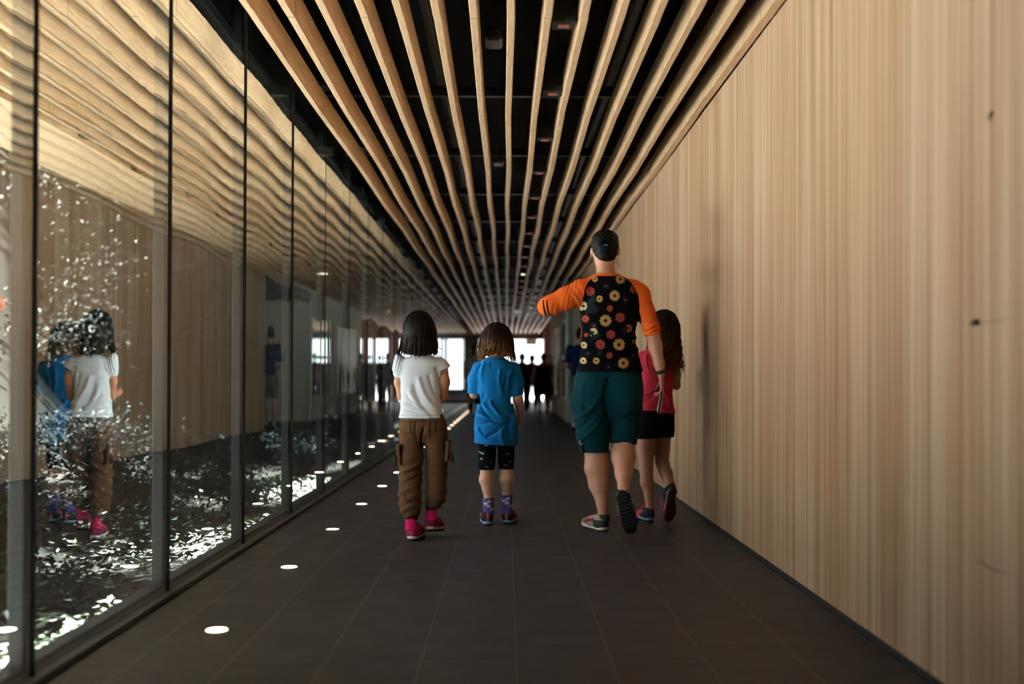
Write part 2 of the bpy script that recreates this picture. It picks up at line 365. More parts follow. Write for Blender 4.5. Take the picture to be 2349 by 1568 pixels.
# unseen warm point lights added beyond the timber wall to light the far slats
for lx, ly, lz, e in ((2.9, 31.5, 1.9, 30), (2.7, 36.0, 1.9, 45), (1.7, 25.5, 0.9, 0)):
    if e:
        ld = bpy.data.lights.new('hall_fill', 'POINT'); ld.energy = e; ld.color = (1.0, 0.66, 0.5); ld.shadow_soft_size = 0.08
        lo_ = bpy.data.objects.new('hall_fill', ld); lo_.location = (lx, ly, lz); COL.objects.link(lo_)
# ================================================================== FIGURES: sampled distance fields turned into continuous surfaces
def tube_mesh(paths, rads, k=6):
    V, F = [], []; n0 = 0
    for P, r in zip(paths, rads):
        P = np.asarray(P, float); r = np.asarray(r, float); m = len(P)
        T = np.gradient(P, axis=0); T /= np.linalg.norm(T, axis=1)[:, None] + 1e-9
        ref = np.tile(np.array([0.31, 0.95, 0.11]), (m, 1)); A = np.cross(T, ref); A /= np.linalg.norm(A, axis=1)[:, None] + 1e-9; B = np.cross(T, A)
        th = np.linspace(0, 2 * np.pi, k, endpoint=False)
        ring = P[:, None] + r[:, None, None] * (np.cos(th)[None, :, None] * A[:, None] + np.sin(th)[None, :, None] * B[:, None])
        V.append(ring.reshape(-1, 3))
        ii = n0 + np.arange(m * k).reshape(m, k)
        F.append(np.stack([ii[:-1], np.roll(ii[:-1], -1, 1), np.roll(ii[1:], -1, 1), ii[1:]], -1).reshape(-1, 4)); n0 += m * k
    return np.concatenate(V), np.concatenate(F)
class SDF:
    def __init__(s, lo, hi, h):
        s.lo = np.array(lo, float); s.h = h
        s.n = np.maximum(np.ceil((np.array(hi, float) - s.lo) / h).astype(int) + 1, 4)
        s.F = np.full(s.n, 1.0, np.float32)
    def _blk(s, lo, hi):
        i0 = np.clip(np.floor((np.array(lo) - s.lo) / s.h).astype(int), 0, s.n); i1 = np.clip(np.ceil((np.array(hi) - s.lo) / s.h).astype(int) + 1, 0, s.n)
        ax = [(s.lo[k] + s.h * np.arange(i0[k], i1[k])).astype(np.float32) for k in range(3)]
        return tuple(slice(a, b) for a, b in zip(i0, i1)), ax[0][:, None, None], ax[1][None, :, None], ax[2][None, None, :]
    def _put(s, sl, d, k):
        f = s.F[sl]
        if k <= 0: s.F[sl] = np.minimum(f, d); return
        t = np.clip(0.5 + 0.5 * (f - d) / k, 0, 1)
        s.F[sl] = f * (1 - t) + d * t - k * t * (1 - t)
    def cone(s, a, b, ra, rb, k=0.02, sub=False):
        a = np.array(a, float); b = np.array(b, float); m = max(k, 3 * s.h) + 0.004; r = max(ra, rb)
        sl, X, Y, Z = s._blk(np.minimum(a, b) - r - m, np.maximum(a, b) + r + m)
        ba = b - a; q = float(ba @ ba) + 1e-12
        t = np.clip(((X - a[0]) * ba[0] + (Y - a[1]) * ba[1] + (Z - a[2]) * ba[2]) / q, 0, 1)
        d = np.sqrt((X - a[0] - t * ba[0]) ** 2 + (Y - a[1] - t * ba[1]) ** 2 + (Z - a[2] - t * ba[2]) ** 2) - (ra + t * (rb - ra))
        if sub: s.F[sl] = np.maximum(s.F[sl], -d)
        else: s._put(sl, d, k)
    def chain(s, pts, k=0.02):
        for (a, ra), (b, rb) in zip(pts[:-1], pts[1:]): s.cone(a, b, ra, rb, k)
    def ell(s, c, r, k=0.02, Rm=None, sub=False):
        c = np.array(c, float); r = np.array(r, float); m = max(k, 3 * s.h) + 0.004; R_ = r.max() if Rm is not None else r
        sl, X, Y, Z = s._blk(c - R_ - m, c + R_ + m)
        P = (X - c[0], Y - c[1], Z - c[2])
        if Rm is not None: P = tuple(Rm[0, j] * P[0] + Rm[1, j] * P[1] + Rm[2, j] * P[2] for j in range(3))
        q = np.sqrt((P[0] / r[0]) ** 2 + (P[1] / r[1]) ** 2 + (P[2] / r[2]) ** 2)
        g = np.sqrt((P[0] / r[0] ** 2) ** 2 + (P[1] / r[1] ** 2) ** 2 + (P[2] / r[2] ** 2) ** 2) + 1e-9
        d = q * (q - 1) / g
        if sub: s.F[sl] = np.maximum(s.F[sl], -d)
        else: s._put(sl, d, k)
    def loft(s, rows, k=0.02, pw=2.3, sub=False):
        """rows: (z, cx, cy, rx, ry) cross-sections, capped at the ends"""
        rw = np.array(sorted(rows, key=lambda t: t[0]), float); m = max(k, 3 * s.h) + 0.004
        lo = (min(rw[:, 1] - rw[:, 3]) - m, min(rw[:, 2] - rw[:, 4]) - m, rw[0, 0] - m); hi = (max(rw[:, 1] + rw[:, 3]) + m, max(rw[:, 2] + rw[:, 4]) + m, rw[-1, 0] + m)
        sl, X, Y, Z = s._blk(lo, hi); z = Z[0, 0]
        zz = np.linspace(rw[0, 0], rw[-1, 0], 90)
        def ip(c):
            v = np.interp(zz, rw[:, 0], rw[:, c]); ker = np.hanning(9); ker /= ker.sum()
            v2 = np.convolve(np.pad(v, 4, 'edge'), ker, 'valid'); return np.interp(z, zz, v2)[None, None, :]
        cx, cy, rx, ry = ip(1), ip(2), ip(3), ip(4)
        q = (np.abs((X - cx) / rx) ** pw + np.abs((Y - cy) / ry) ** pw) ** (1 / pw)
        d = (q - 1) * np.minimum(rx, ry)
        d = np.maximum(d, np.maximum(Z - rw[-1, 0], rw[0, 0] - Z))
        if sub: s.F[sl] = np.maximum(s.F[sl], -d)
        else: s._put(sl, d, k)
    def cut(s, n, c):
        """keep only the side where n.p < c"""
        ax = [s.lo[k] + s.h * np.arange(s.n[k]) for k in range(3)]
        s.F = np.maximum(s.F, (n[0] * ax[0][:, None, None] + n[1] * ax[1][None, :, None] + n[2] * ax[2][None, None, :] - c).astype(np.float32))
    def mesh(s, smooth=1):
        F = s.F; F[0] = F[-1] = 1; F[:, 0] = F[:, -1] = 1; F[:, :, 0] = F[:, :, -1] = 1
        ins = F < 0
        cnt = np.zeros(np.array(F.shape) - 1, np.uint8)
        for dx in (0, 1):
            for dy in (0, 1):
                for dz in (0, 1): cnt += ins[dx:F.shape[0] - 1 + dx, dy:F.shape[1] - 1 + dy, dz:F.shape[2] - 1 + dz]
        act = (cnt > 0) & (cnt < 8)
        I, J, K = np.nonzero(act)
        vid = np.full(act.shape, -1, np.int32); vid[I, J, K] = np.arange(len(I))
        acc = np.zeros((len(I), 3)); num = np.zeros(len(I))
        cs = [(0, 0, 0), (1, 0, 0), (0, 1, 0), (1, 1, 0), (0, 0, 1), (1, 0, 1), (0, 1, 1), (1, 1, 1)]
        vals = [F[I + c[0], J + c[1], K + c[2]].astype(float) for c in cs]
        for a in range(8):
            for b in range(a + 1, 8):
                if sum(x != y for x, y in zip(cs[a], cs[b])) != 1: continue
                m = (vals[a] < 0) != (vals[b] < 0)
                t = vals[a][m] / (vals[a][m] - vals[b][m])
                ca, cb = np.array(cs[a], float), np.array(cs[b], float)
                acc[m] += ca + t[:, None] * (cb - ca); num[m] += 1
        V = s.lo + s.h * (np.stack([I, J, K], -1) + acc / num[:, None])
        quads = []
        for axis in range(3):
            u, v = (axis + 1) % 3, (axis + 2) % 3
            a = [slice(None)] * 3; b = [slice(None)] * 3; a[axis] = slice(0, -1); b[axis] = slice(1, None)
            A, B = ins[tuple(a)], ins[tuple(b)]
            P = np.stack(np.nonzero(A != B), -1); P = P[(P[:, u] > 0) & (P[:, v] > 0)]
            inside = A[P[:, 0], P[:, 1], P[:, 2]]
            def g(du, dv):
                q = P.copy(); q[:, u] -= du; q[:, v] -= dv; return vid[q[:, 0], q[:, 1], q[:, 2]]
            qd = np.stack([g(1, 1), g(0, 1), g(0, 0), g(1, 0)], -1)
            qd[~inside] = qd[~inside][:, ::-1]; quads.append(qd)
        Q = np.concatenate(quads); Q = Q[(Q >= 0).all(1)]
        for _ in range(smooth): V = V + 0.5 * (lap(V, Q) - V)
        return V, Q
def lap(V, Q):
    s = np.zeros_like(V); c = np.zeros(len(V))
    for a, b in ((0, 1), (1, 2), (2, 3), (3, 0)):
        for k in range(3): s[:, k] += np.bincount(Q[:, a], V[Q[:, b], k], len(V)) + np.bincount(Q[:, b], V[Q[:, a], k], len(V))
        c += np.bincount(Q[:, a], minlength=len(V)) + np.bincount(Q[:, b], minlength=len(V))
    return s / c[:, None]
def normals(V, Q):
    fn = np.cross(V[Q[:, 2]] - V[Q[:, 0]], V[Q[:, 3]] - V[Q[:, 1]]); N = np.zeros_like(V)
    for a in range(4):
        for k in range(3): N[:, k] += np.bincount(Q[:, a], fn[:, k], len(V))
    return N / (np.linalg.norm(N, axis=1)[:, None] + 1e-12)
def vnoise(P, seed, f):
    rs = np.random.RandomState(seed); out = np.zeros(len(P))
    for i in range(6):
        d = rs.normal(size=3); d /= np.linalg.norm(d); ph = rs.rand(2) * 6.28; e = rs.normal(size=3)
        out += np.sin(P @ d * f * rs.uniform(0.6, 1.6) + ph[0] + 1.3 * np.sin(P @ e * f * 0.5 + ph[1]))
    return out / 3.0
def smooth01(a, b, x):
    t = np.clip((x - a) / (b - a), 0, 1); return t * t * (3 - 2 * t)
def pix(V):
    """where points fall in the photograph's frame (used to lay out folds and prints on the cloth)"""
    q = (V - np.array([0, 0, CAM_H])) @ CR
    return 1174.5 + F_PX * q[:, 0] / -q[:, 2], 784 - (q[:, 1] / -q[:, 2] - SHIFT_Y * 2349 / F_PX) * F_PX
def folds(V, N, lst, Y):
    """ridges and creases: (x0, y0, x1, y1, width_px, height_px) on the back of a garment"""
    x, y = pix(V); d = np.zeros(len(V)); back = smooth01(0.25, -0.1, N[:, 1])
    for x0, y0, x1, y1, w, hgt in lst:
        w, hgt = w * 0.95, hgt * 1.5
        bx, by = x1 - x0, y1 - y0; L2 = bx * bx + by * by
        t = ((x - x0) * bx + (y - y0) * by) / L2; tc = np.clip(t, 0, 1)
        bow = 0.08 * math.sqrt(L2) * np.sin(np.pi * tc)
        nx, ny = -by / math.sqrt(L2), bx / math.sqrt(L2)
        dd = np.hypot(x - x0 - tc * bx - nx * bow, y - y0 - tc * by - ny * bow)
        d += hgt * np.exp(-(dd / w) ** 2) * (1 - 0.6 * tc ** 2)
    return V + N * (d * back * Y / F_PX)[:, None]
def const(V, c): return np.tile(lin(c), (len(V), 1))
def tint(V, c, seed, f, amt):
    return np.clip(const(V, c) * (1 + amt * vnoise(V, seed, f))[:, None], 0, 1)
class Person:
    def __init__(s, loc, label):
        s.o = np.array(loc, float); s.r = empty('person', s.o); tag(s.r, label, 'person')
    def add(s, name, V, Q, mat, col, parent=None):
        o = bpy.data.objects.new(name, mesh_arrays(name, V - s.o, Q, M[mat], col)); return link(o, parent or s.r)
def orth(f, u):
    f = np.array(f, float); f /= np.linalg.norm(f); u = np.array(u, float); u = u - f * (u @ f); u /= np.linalg.norm(u)
    return f, u, np.cross(f, u)
def add_hand(sd, wrist, d, palm, side, size, curl=0.9, spread=0.18, rfin=1.0, k=0.006):
    """palm and five separate fingers; d points along the hand, palm is the way the palm faces, side=+1/-1 where the thumb leaves"""
    d, pn, t = orth(d, palm); t = t * side; w = np.array(wrist, float); s = size
    pc = w + d * 0.27 * s
    Rm = np.stack([t, d, pn], 1)
    sd.ell(pc, (0.21 * s, 0.30 * s, 0.085 * s), k * 2, Rm)
    for i, (off, ln) in enumerate(((0.145, 0.40), (0.05, 0.45), (-0.05, 0.42), (-0.145, 0.33))):
        p = w + d * 0.46 * s + t * off * s; ang = 0.25 * curl + 0.06 * i; r = 0.047 * s * rfin * (1 - 0.05 * abs(i - 1))
        dirn = d + t * spread * (off / 0.15) * 0.4; dirn /= np.linalg.norm(dirn)
        for j, fr in enumerate((0.45, 0.31, 0.24)):
            a = ang + curl * 0.62 * j
            v = dirn * math.cos(a) + pn * math.sin(a); q = p + v * ln * fr * s
            sd.cone(p, q, r * (1 - 0.1 * j), r * (0.93 - 0.1 * j), k); p = q
    p = w + d * 0.12 * s + t * 0.15 * s
    for j, (dv, L) in enumerate(((t * 0.75 + d * 0.6 + pn * 0.35, 0.22), (t * 0.3 + d * 0.85 + pn * 0.5 * curl, 0.19), (d * 0.9 + pn * 0.6 * curl - t * 0.05, 0.15))):
        dv = dv / np.linalg.norm(dv); q = p + dv * L * s; sd.cone(p, q, 0.06 * s * (1 - 0.12 * j), 0.055 * s * (1 - 0.14 * j), k); p = q
def add_head(sd, c, rx, ry, rz, fwd=(0, 1, 0), tilt=0.0):
    """skull, jaw, nose, eyes, mouth and ears; c is the skull centre, fwd where the face looks"""
    f = np.array(fwd, float); f /= np.linalg.norm(f); up = np.array([0, 0, 1.0]); up = up - f * (up @ f); up /= np.linalg.norm(up); sdv = np.cross(f, up)
    Rm = np.stack([sdv, f, up], 1); P = lambda a, b, c_: c + sdv * a * rx + f * b * ry + up * c_ * rz
    sd.ell(c + up * 0.14 * rz, (rx, ry, rz * 0.86), 0.01, Rm)
    sd.ell(P(0, 0.28, -0.45), (rx * 0.74, ry * 0.66, rz * 0.56), 0.03, Rm)
    sd.ell(P(0, 0.62, -0.84), (rx * 0.30, ry * 0.22, rz * 0.14), 0.03, Rm)
    for q in (-1, 1):
        sd.ell(P(q * 0.40, 0.93, -0.02), (rx * 0.20, ry * 0.14, rz * 0.12), 0, Rm, sub=True)
        sd.ell(P(q * 0.40, 0.80, -0.03), (rx * 0.16, ry * 0.12, rz * 0.10), 0.004, Rm)
        sd.ell(P(q * 1.02, -0.05, -0.10), (rx * 0.13, ry * 0.20, rz * 0.25), 0.008, Rm)
    sd.cone(P(0, 0.95, 0.02), P(0, 1.10, -0.28), rx * 0.09, rx * 0.15, 0.012)
    sd.ell(P(0, 0.88, -0.55), (rx * 0.32, ry * 0.10, rz * 0.05), 0.006, Rm); sd.ell(P(0, 0.87, -0.64), (rx * 0.26, ry * 0.10, rz * 0.055), 0.006, Rm)
    def paint(V, col):
        for q in (-1, 1):
            e = np.linalg.norm(V - P(q * 0.40, 0.90, -0.03), axis=1); col[e < rx * 0.17] = lin((225, 218, 212)); col[e < rx * 0.10] = lin((50, 34, 26))
            b = (np.abs((V - P(q * 0.40, 0.93, 0.16)) @ up) < rz * 0.035) & (np.abs((V - P(q * 0.40, 0.93, 0.16)) @ sdv) < rx * 0.24) & ((V - c) @ f > 0.6 * ry); col[b] = lin((60, 42, 32))
        m = (np.abs((V - P(0, 0.9, -0.59)) @ up) < rz * 0.075) & (np.abs((V - P(0, 0.9, -0.59)) @ sdv) < rx * 0.33) & ((V - c) @ f > 0.72 * ry); col[m] = lin((176, 96, 88))
        return col
    return paint
def make_shoe(pn, heel, fwd, up, L, W_, cols, sole_cols, high=0.085, nm='shoe', lace=None, stripe=None, tread=True):
    """low trainer: shaped sole (sub-part) under a cloth upper, in its own axes, then set on the foot"""
    f, u, s_ = orth(fwd, up); heel = np.array(heel, float)
    h = 0.0042
    def outline(sd, g, zlo, zhi, k=0.03):
        X0 = [(-0.0, 0.13, 0.30), (0.0, 0.34, 0.31), (0.02, 0.55, 0.38), (0.03, 0.72, 0.43), (0.0, 0.88, 0.32)]
        sl, X, Y, Z = sd._blk((-W_, -0.05, zlo - 0.03), (W_, L + 0.05, zhi + 0.05))
        d2 = None
        for a, (p, q) in enumerate(zip(X0[:-1], X0[1:])):
            ax, ay, bx, by = p[0] * W_, p[1] * L, q[0] * W_, q[1] * L; dx, dy = bx - ax, by - ay
            t = np.clip(((X - ax) * dx + (Y - ay) * dy) / (dx * dx + dy * dy), 0, 1)
            d = np.sqrt((X - ax - t * dx) ** 2 + (Y - ay - t * dy) ** 2) - g * W_ * (p[2] + t * (q[2] - p[2]))
            d2 = d if d2 is None else np.minimum(d2, d)
        zs = Z - 0.10 * L * np.maximum(Y / L - 0.72, 0) ** 2 * 6 - 0.03 * L * np.maximum(0.1 - Y / L, 0) * 3
        dz = np.maximum(zs - zhi, zlo - zs)
        sd._put(sl, np.sqrt(np.maximum(d2 + 0.006, 0) ** 2 + np.maximum(dz + 0.006, 0) ** 2) - 0.006 + np.minimum(np.maximum(d2 + 0.006, dz + 0.006), 0), 0.0)
    box = ((-W_ * 0.9, -0.03, -0.03), (W_ * 0.9, L + 0.04, high + 0.07))
    so = SDF(*box, h); outline(so, 1.12, 0.0, 0.030)
    Vs, Qs = so.mesh(2)
    up_ = SDF(*box, h)
    outline(up_, 1.0, 0.022, 0.045)
    up_.cone((0, 0.14 * L, 0.05), (0, 0.20 * L, high), 0.33 * W_, 0.30 * W_, 0.02)
    up_.cone((0, 0.20 * L, 0.05), (0.02 * W_, 0.48 * L, 0.055), 0.36 * W_, 0.38 * W_, 0.03)
    up_.cone((0.02 * W_, 0.48 * L, 0.055), (0.02 * W_, 0.80 * L, 0.036), 0.38 * W_, 0.30 * W_, 0.03)
    up_.cone((0, 0.20 * L, high - 0.02), (0, 0.42 * L, 0.085), 0.25 * W_, 0.16 * W_, 0.02)
    up_.cut((0, 0.25, 1.0), high + 0.008 + 0.05 * L)
    Vu, Qu = up_.mesh(2)
    B = np.stack([s_, f, u], 1)
    def tw(V): return heel + V @ B.T
    cu = const(Vu, cols[0]); t = Vu[:, 1] / L
    cu[(t < 0.30) & (Vu[:, 2] < high * 0.72)] = lin(cols[1])
    cu[(t > 0.80) | ((t > 0.4) & (Vu[:, 2] < 0.05))] = lin(cols[2])
    if stripe is not None: cu[(np.abs(Vu[:, 0]) < 0.10 * W_) & (t < 0.2)] = lin(stripe)
    if len(cols) > 3: cu[(np.abs(Vu[:, 2] - 0.058 + 0.04 * (t - 0.4)) < 0.010) & (t > 0.28) & (t < 0.72)] = lin(cols[3])
    o = pn.add(nm, tw(Vu), Qu, 'shoe', cu)
    if tread: Vs = Vs + np.stack([np.zeros(len(Vs)), np.zeros(len(Vs)), -0.0025 * (np.sin(Vs[:, 1] * 300) > 0.2) * (Vs[:, 2] < 0.004)], -1)
    cs = const(Vs, sole_cols[0]); cs[Vs[:, 2] < 0.011] = lin(sole_cols[1])
    if len(sole_cols) > 2: cs[(Vs[:, 1] > 0.62 * L) & (Vs[:, 2] >= 0.011)] = lin(sole_cols[2])
    pn.add('sole', tw(Vs), Qs, 'rubber', cs, o)
    if lace is not None:
        P_, r_ = [], []
        for i in range(5):
            yy = (0.40 + 0.08 * i) * L; zz = 0.055 + 0.38 * W_ * (1 - 0.10 * i) + 0.002; q = np.linspace(-1, 1, 7)
            P_.append(np.stack([q * 0.17 * W_, yy + 0.02 * L * q * (1 if i % 2 else -1), zz - 0.012 * q * q], -1)); r_.append(np.full(7, 0.0028))
        if lace[1]:
            q = np.linspace(0, 1, 10); P_.append(np.stack([0.2 * W_ + 0.10 * q * W_ * 3, 0.36 * L - 0.02 * q, 0.10 - 0.02 * q + 0.012 * np.sin(3 * q)], -1)); r_.append(np.full(10, 0.0026))
        Vl, Ql = tube_mesh(P_, r_, 5); pn.add('lace', tw(Vl), Ql, 'shoe', const(Vl, lace[0]), o)
    return o
def hair_locks(c, rx, ry, rz, n, zend, seed, flare=0.0, curl=0.0, cf=30.0, r0=0.0065, front=0.55, part=0.0, lo=0.45, jit=0.02, back_in=0.0, mins=0.25):
    """locks that leave the crown, follow the skull and then hang to zend(azimuth)"""
    rs = np.random.RandomState(seed); P, Rr, T = [], [], []
    for i in range(n):
        az = rs.uniform(-np.pi + front, np.pi - front)          # 0 = straight back (-Y)
        dx, dy = math.sin(az), -math.cos(az)
        ze = zend(az) + rs.normal() * jit; ph = rs.rand() * 6.28; sc_ = 1.03 + rs.rand() * 0.06; pol0 = rs.uniform(0.04, mins + 0.55)
        th = np.linspace(pol0, 1.62, 13)
        p = np.stack([c[0] + part * np.exp(-th * 2) + dx * rx * sc_ * np.sin(th), c[1] + dy * ry * sc_ * np.sin(th), c[2] + rz * sc_ * np.cos(th)], -1)
        m = 14; q = np.linspace(0, 1, m + 1)[1:]
        e = p[-1]; fl = flare * (0.6 + 0.8 * rs.rand())
        h = np.stack([e[0] + dx * fl * q ** 1.5, e[1] + (dy * fl - back_in * 0) * q ** 1.5, e[2] + (ze - e[2]) * q], -1)
        p = np.concatenate([p, h]); t = np.linspace(0, 1, len(p))
        amp = curl * np.clip((t - 0.25) * 1.6, 0, 1) + 0.0018
        p[:, 0] += amp * np.sin(cf * t + ph); p[:, 1] += amp * np.cos(cf * t + ph) * 0.8; p[:, 2] += 0.3 * amp * np.sin(cf * 1.3 * t + ph)
        P.append(p); Rr.append(r0 * (0.55 + 0.6 * np.sin(np.pi * np.clip(t * 0.9 + 0.12, 0, 1))) * (1 - 0.72 * t ** 3)); T.append(t)
    return P, Rr, T
def lock_mesh(P, Rr, T, cA, cB, seed, k=5):
    rs = np.random.RandomState(seed); V, Q = tube_mesh(P, Rr, k)
    cols = []
    for t in T:
        v = 0.75 + 0.5 * rs.rand(); w = np.clip((t - 0.35) / 0.65, 0, 1) * (0.4 + 0.6 * rs.rand())
        cols.append(np.repeat((lin(cA)[None] * (1 - w[:, None]) + lin(cB)[None] * w[:, None]) * v, k, axis=0))
    return V, Q, np.clip(np.concatenate(cols), 0, 1)
def join(*vq):
    Vs, Qs, Cs = [], [], []; n = 0
    for V, Q, C in vq: Vs.append(V); Qs.append(Q + n); Cs.append(C); n += len(V)
    return np.concatenate(Vs), np.concatenate(Qs), np.concatenate(Cs)
def rows_px(rows, Yc, ratio=None):
    """(y, x_left, x_right, depth ratio) outline rows at the depth Yc"""
    out = []
    for y, xl, xr, rt in rows:
        a, b = W(xl, y, Yc), W(xr, y, Yc); rx = (b[0] - a[0]) / 2
        out.append((a[2], (a[0] + b[0]) / 2, Yc, rx, rx * rt))
    return out
def limb(pts): return [(W(x, y, Y), S(r, Y)) for x, y, Y, r in pts]
SKIN = (196, 140, 114)
def skin_col(V, seed, c=SKIN):
    return tint(V, c, seed, 22, 0.05)

# ------------------------------------------------------------------ woman in the floral shirt
def woman():
    Y0 = 6.05; px = Y0 / F_PX
    base = W(1383, 1216, 5.98); base[2] = 0
    pn = Person(base, 'woman in a black floral shirt with orange sleeves and teal shorts, left arm raised')
    # body
    sd = SDF((0.12, 5.55, -0.02), (0.98, 6.62, 1.75), 0.0048)
    hc = W(1388, 572, 6.09)
    paint = add_head(sd, hc, 30 * px, 38 * px, 44 * px)
    sd.chain([(W(1388, 592, 6.08), 21 * px), (W(1390, 640, 6.06), 22 * px)], 0.03)
    sd.loft([(z, cx, cy, rx * .9, ry * .88) for z, cx, cy, rx, ry in rows_px([(632, 1362, 1420, .8), (655, 1338, 1464, .55), (700, 1333, 1466, .62), (760, 1336, 1456, .64), (820, 1330, 1464, .68), (880, 1320, 1470, .74), (935, 1322, 1466, .75)], Y0)], 0.03)
    sd.chain(limb([(1352, 662, 6.05, 21), (1300, 684, 6.06, 22), (1258, 702, 6.09, 13), (1268, 700, 6.28, 12), (1285, 694, 6.40, 10)]), 0.02)
    sd.chain(limb([(1462, 668, 6.05, 20), (1481, 715, 6.03, 18), (1494, 750, 6.0, 15), (1503, 795, 5.97, 15.5), (1512, 835, 5.95, 11.5), (1516, 856, 5.94, 9.5)]), 0.02)
    sd.chain(limb([(1354, 925, 6.05, 34), (1360, 980, 6.03, 30), (1366, 1030, 6.03, 25), (1369, 1072, 6.01, 27.5), (1374, 1110, 6.0, 23), (1382, 1155, 5.97, 13), (1384, 1188, 5.97, 12)]), 0.02)
    sd.chain(limb([(1434, 925, 6.05, 34), (1431, 980, 6.05, 30), (1429, 1015, 6.03, 26), (1430, 1048, 5.97, 27), (1431, 1085, 5.9, 20), (1431, 1118, 5.84, 13), (1430, 1135, 5.82, 12)]), 0.02)
    add_hand(sd, W(1516, 860, 5.94), (0.10, 0.02, -1), (-1, 0.25, 0), 1, 0.165, 1.35)
    add_hand(sd, W(1285, 694, 6.40), (0.35, 1, 0.1), (0, 0, -1), 1, 0.165, 0.5)
    V, Q = sd.mesh(2); col = skin_col(V, 3); x, y = pix(V)
    col[(y < 588) & (V[:, 1] < hc[1] + 0.0) & (np.abs(x - 1388) < 24)] = lin((14, 10, 8))
    pn.add('body', V, Q, 'skin', paint(V, col))
    # hair: swept up into a low bun
    sd = SDF(hc - 0.16, hc + 0.18, 0.0038)
    sd.ell(W(1388, 562, 6.085), (32.5 * px, 39 * px, 33 * px), 0.01)
    sd.ell(W(1388, 545, 6.10), (29 * px, 36 * px, 16 * px), 0.02)
    sd.ell(W(1390, 580, 6.055), (24 * px, 25 * px, 25 * px), 0.02)
    sd.ell(W(1386, 566, 5.985), (17 * px, 12 * px, 15 * px), 0.012); sd.ell(W(1392, 578, 5.99), (14 * px, 11 * px, 11 * px), 0.01)
    sd.cut((0, 1, -0.9), hc[1] + 0.030 - 0.9 * hc[2])
    V, Q = sd.mesh(2); N = normals(V, Q); a = np.arctan2(V[:, 0] - hc[0], V[:, 2] - W(1388, 570, 6)[2])
    V = V + N * (0.0009 * np.sin(a * 38 + 7 * vnoise(V, 4, 34)) + 0.0012 * vnoise(V, 9, 60))[:, None]
    hV, hQ, hC = V, Q, tint(V, (11, 8, 7), 8, 60, 0.25)
    P_, r_, T_ = [], [], []; rs = np.random.RandomState(5)
    for i in range(14):
        a = rs.uniform(-1, 1); p0 = W(1388 + 30 * a, 592 + rs.uniform(-6, 12), 6.07 + 0.03 * abs(a)); q = np.linspace(0, 1, 7)
        P_.append(p0 + np.stack([0.018 * a * q + 0.004 * np.sin(7 * q + i), -0.006 * q, -0.045 * q * rs.uniform(0.5, 1.1)], -1)); r_.append(0.0012 * (1 - 0.6 * q)); T_.append(q)
    pn.add('hair', *(lambda t: (t[0], t[1], 'hair', t[2]))(join((hV, hQ, hC), lock_mesh(P_, r_, T_, (34, 25, 21), (90, 66, 46), 3))))
    c0 = W(1390, 562, 5.955); V, Q = tube_mesh([c0 + np.stack([np.linspace(-.012, .012, 5), np.zeros(5), .002 * np.cos(np.linspace(-2, 2, 5))], -1)], [np.full(5, 0.0035)], 6)
    pn.add('hair_clip', V, Q, 'paper', const(V, (60, 120, 170)))
    # shirt
    sd = SDF((0.16, 5.78, 0.85), (0.94, 6.50, 1.52), 0.0029)
    sd.loft(rows_px([(629, 1363, 1417, .8), (636, 1354, 1436, .7), (648, 1342, 1460, .58), (665, 1336, 1468, .56), (690, 1333, 1469, .60), (720, 1331, 1465, .63), (760, 1334, 1457, .65), (790, 1333, 1458, .67), (820, 1329, 1466, .70), (851, 1324, 1475, .76)], Y0), 0.03)
    sd.chain(limb([(1356, 660, 6.05, 24), (1335, 668, 6.05, 27), (1300, 684, 6.06, 26), (1266, 699, 6.07, 22.5), (1255, 703, 6.09, 20), (1262, 701, 6.2, 18), (1270, 698, 6.30, 16)]), 0.022)
    sd.chain(limb([(1452, 664, 6.05, 24), (1466, 676, 6.05, 24.5), (1481, 715, 6.03, 21), (1493, 748, 6.0, 18.5), (1496, 772, 5.99, 17.5)]), 0.02)
    nn = np.array([0.12, 0, -1.0]); p = W(1494, 770, 5.99)
    ax = [sd.lo[k] + sd.h * np.arange(sd.n[k]) for k in range(3)]
    right = ax[0][:, None, None] > W(1476, 760, 6)[0]
    cutv = (nn[0] * ax[0][:, None, None] + nn[2] * ax[2][None, None, :] - nn @ p).astype(np.float32)
    sd.F = np.where(right, np.maximum(sd.F, cutv), sd.F)
    fwd = (ax[1][None, :, None] - W(1262, 700, 6.28)[1]).astype(np.float32); left = ax[0][:, None, None] < W(1320, 700, 6.05)[0]
    sd.F = np.where(left, np.maximum(sd.F, fwd), sd.F)
    V, Q = sd.mesh(2); N = normals(V, Q); x, y = pix(V)
    seamL = np.interp(y, [622, 632, 645, 660, 680, 700, 722, 740, 775, 776], [1372, 1366, 1350, 1342, 1338, 1334, 1330, 1332.5, 1336, 1300]); seamR = np.interp(y, [622, 632, 645, 660, 680, 700, 716, 730], [1412, 1424, 1445, 1458, 1465, 1467, 1467, 1471])
    org = (x < seamL) | ((x > seamR) & (y < 790)) | (y < 632.5)
    # wrinkles
    tl = (x - 1245) / 90.0; sl = org & (x < 1345)
    dl = np.where(sl, 1.0, 0) * 0.0022 * np.clip(0.55 + 0.6 * vnoise(V, 13, 26), 0, 1.4) * np.sin(44 * tl * (1 + 0.25 * tl) + 2.6 * (y - 690) / 40 + 3.4 * vnoise(V, 3, 20)) * smooth01(0.02, 0.2, tl) * smooth01(1.1, 0.7, tl)
    sr = org & (x > 1462); dr = np.where(sr, 1.0, 0) * 0.0024 * np.clip(0.5 + 0.6 * vnoise(V, 14, 28), 0, 1.4) * np.sin((y - 700 + 0.35 * (x - 1480)) * 0.62 + 3.2 * vnoise(V, 6, 24)) * smooth01(680, 715, y)
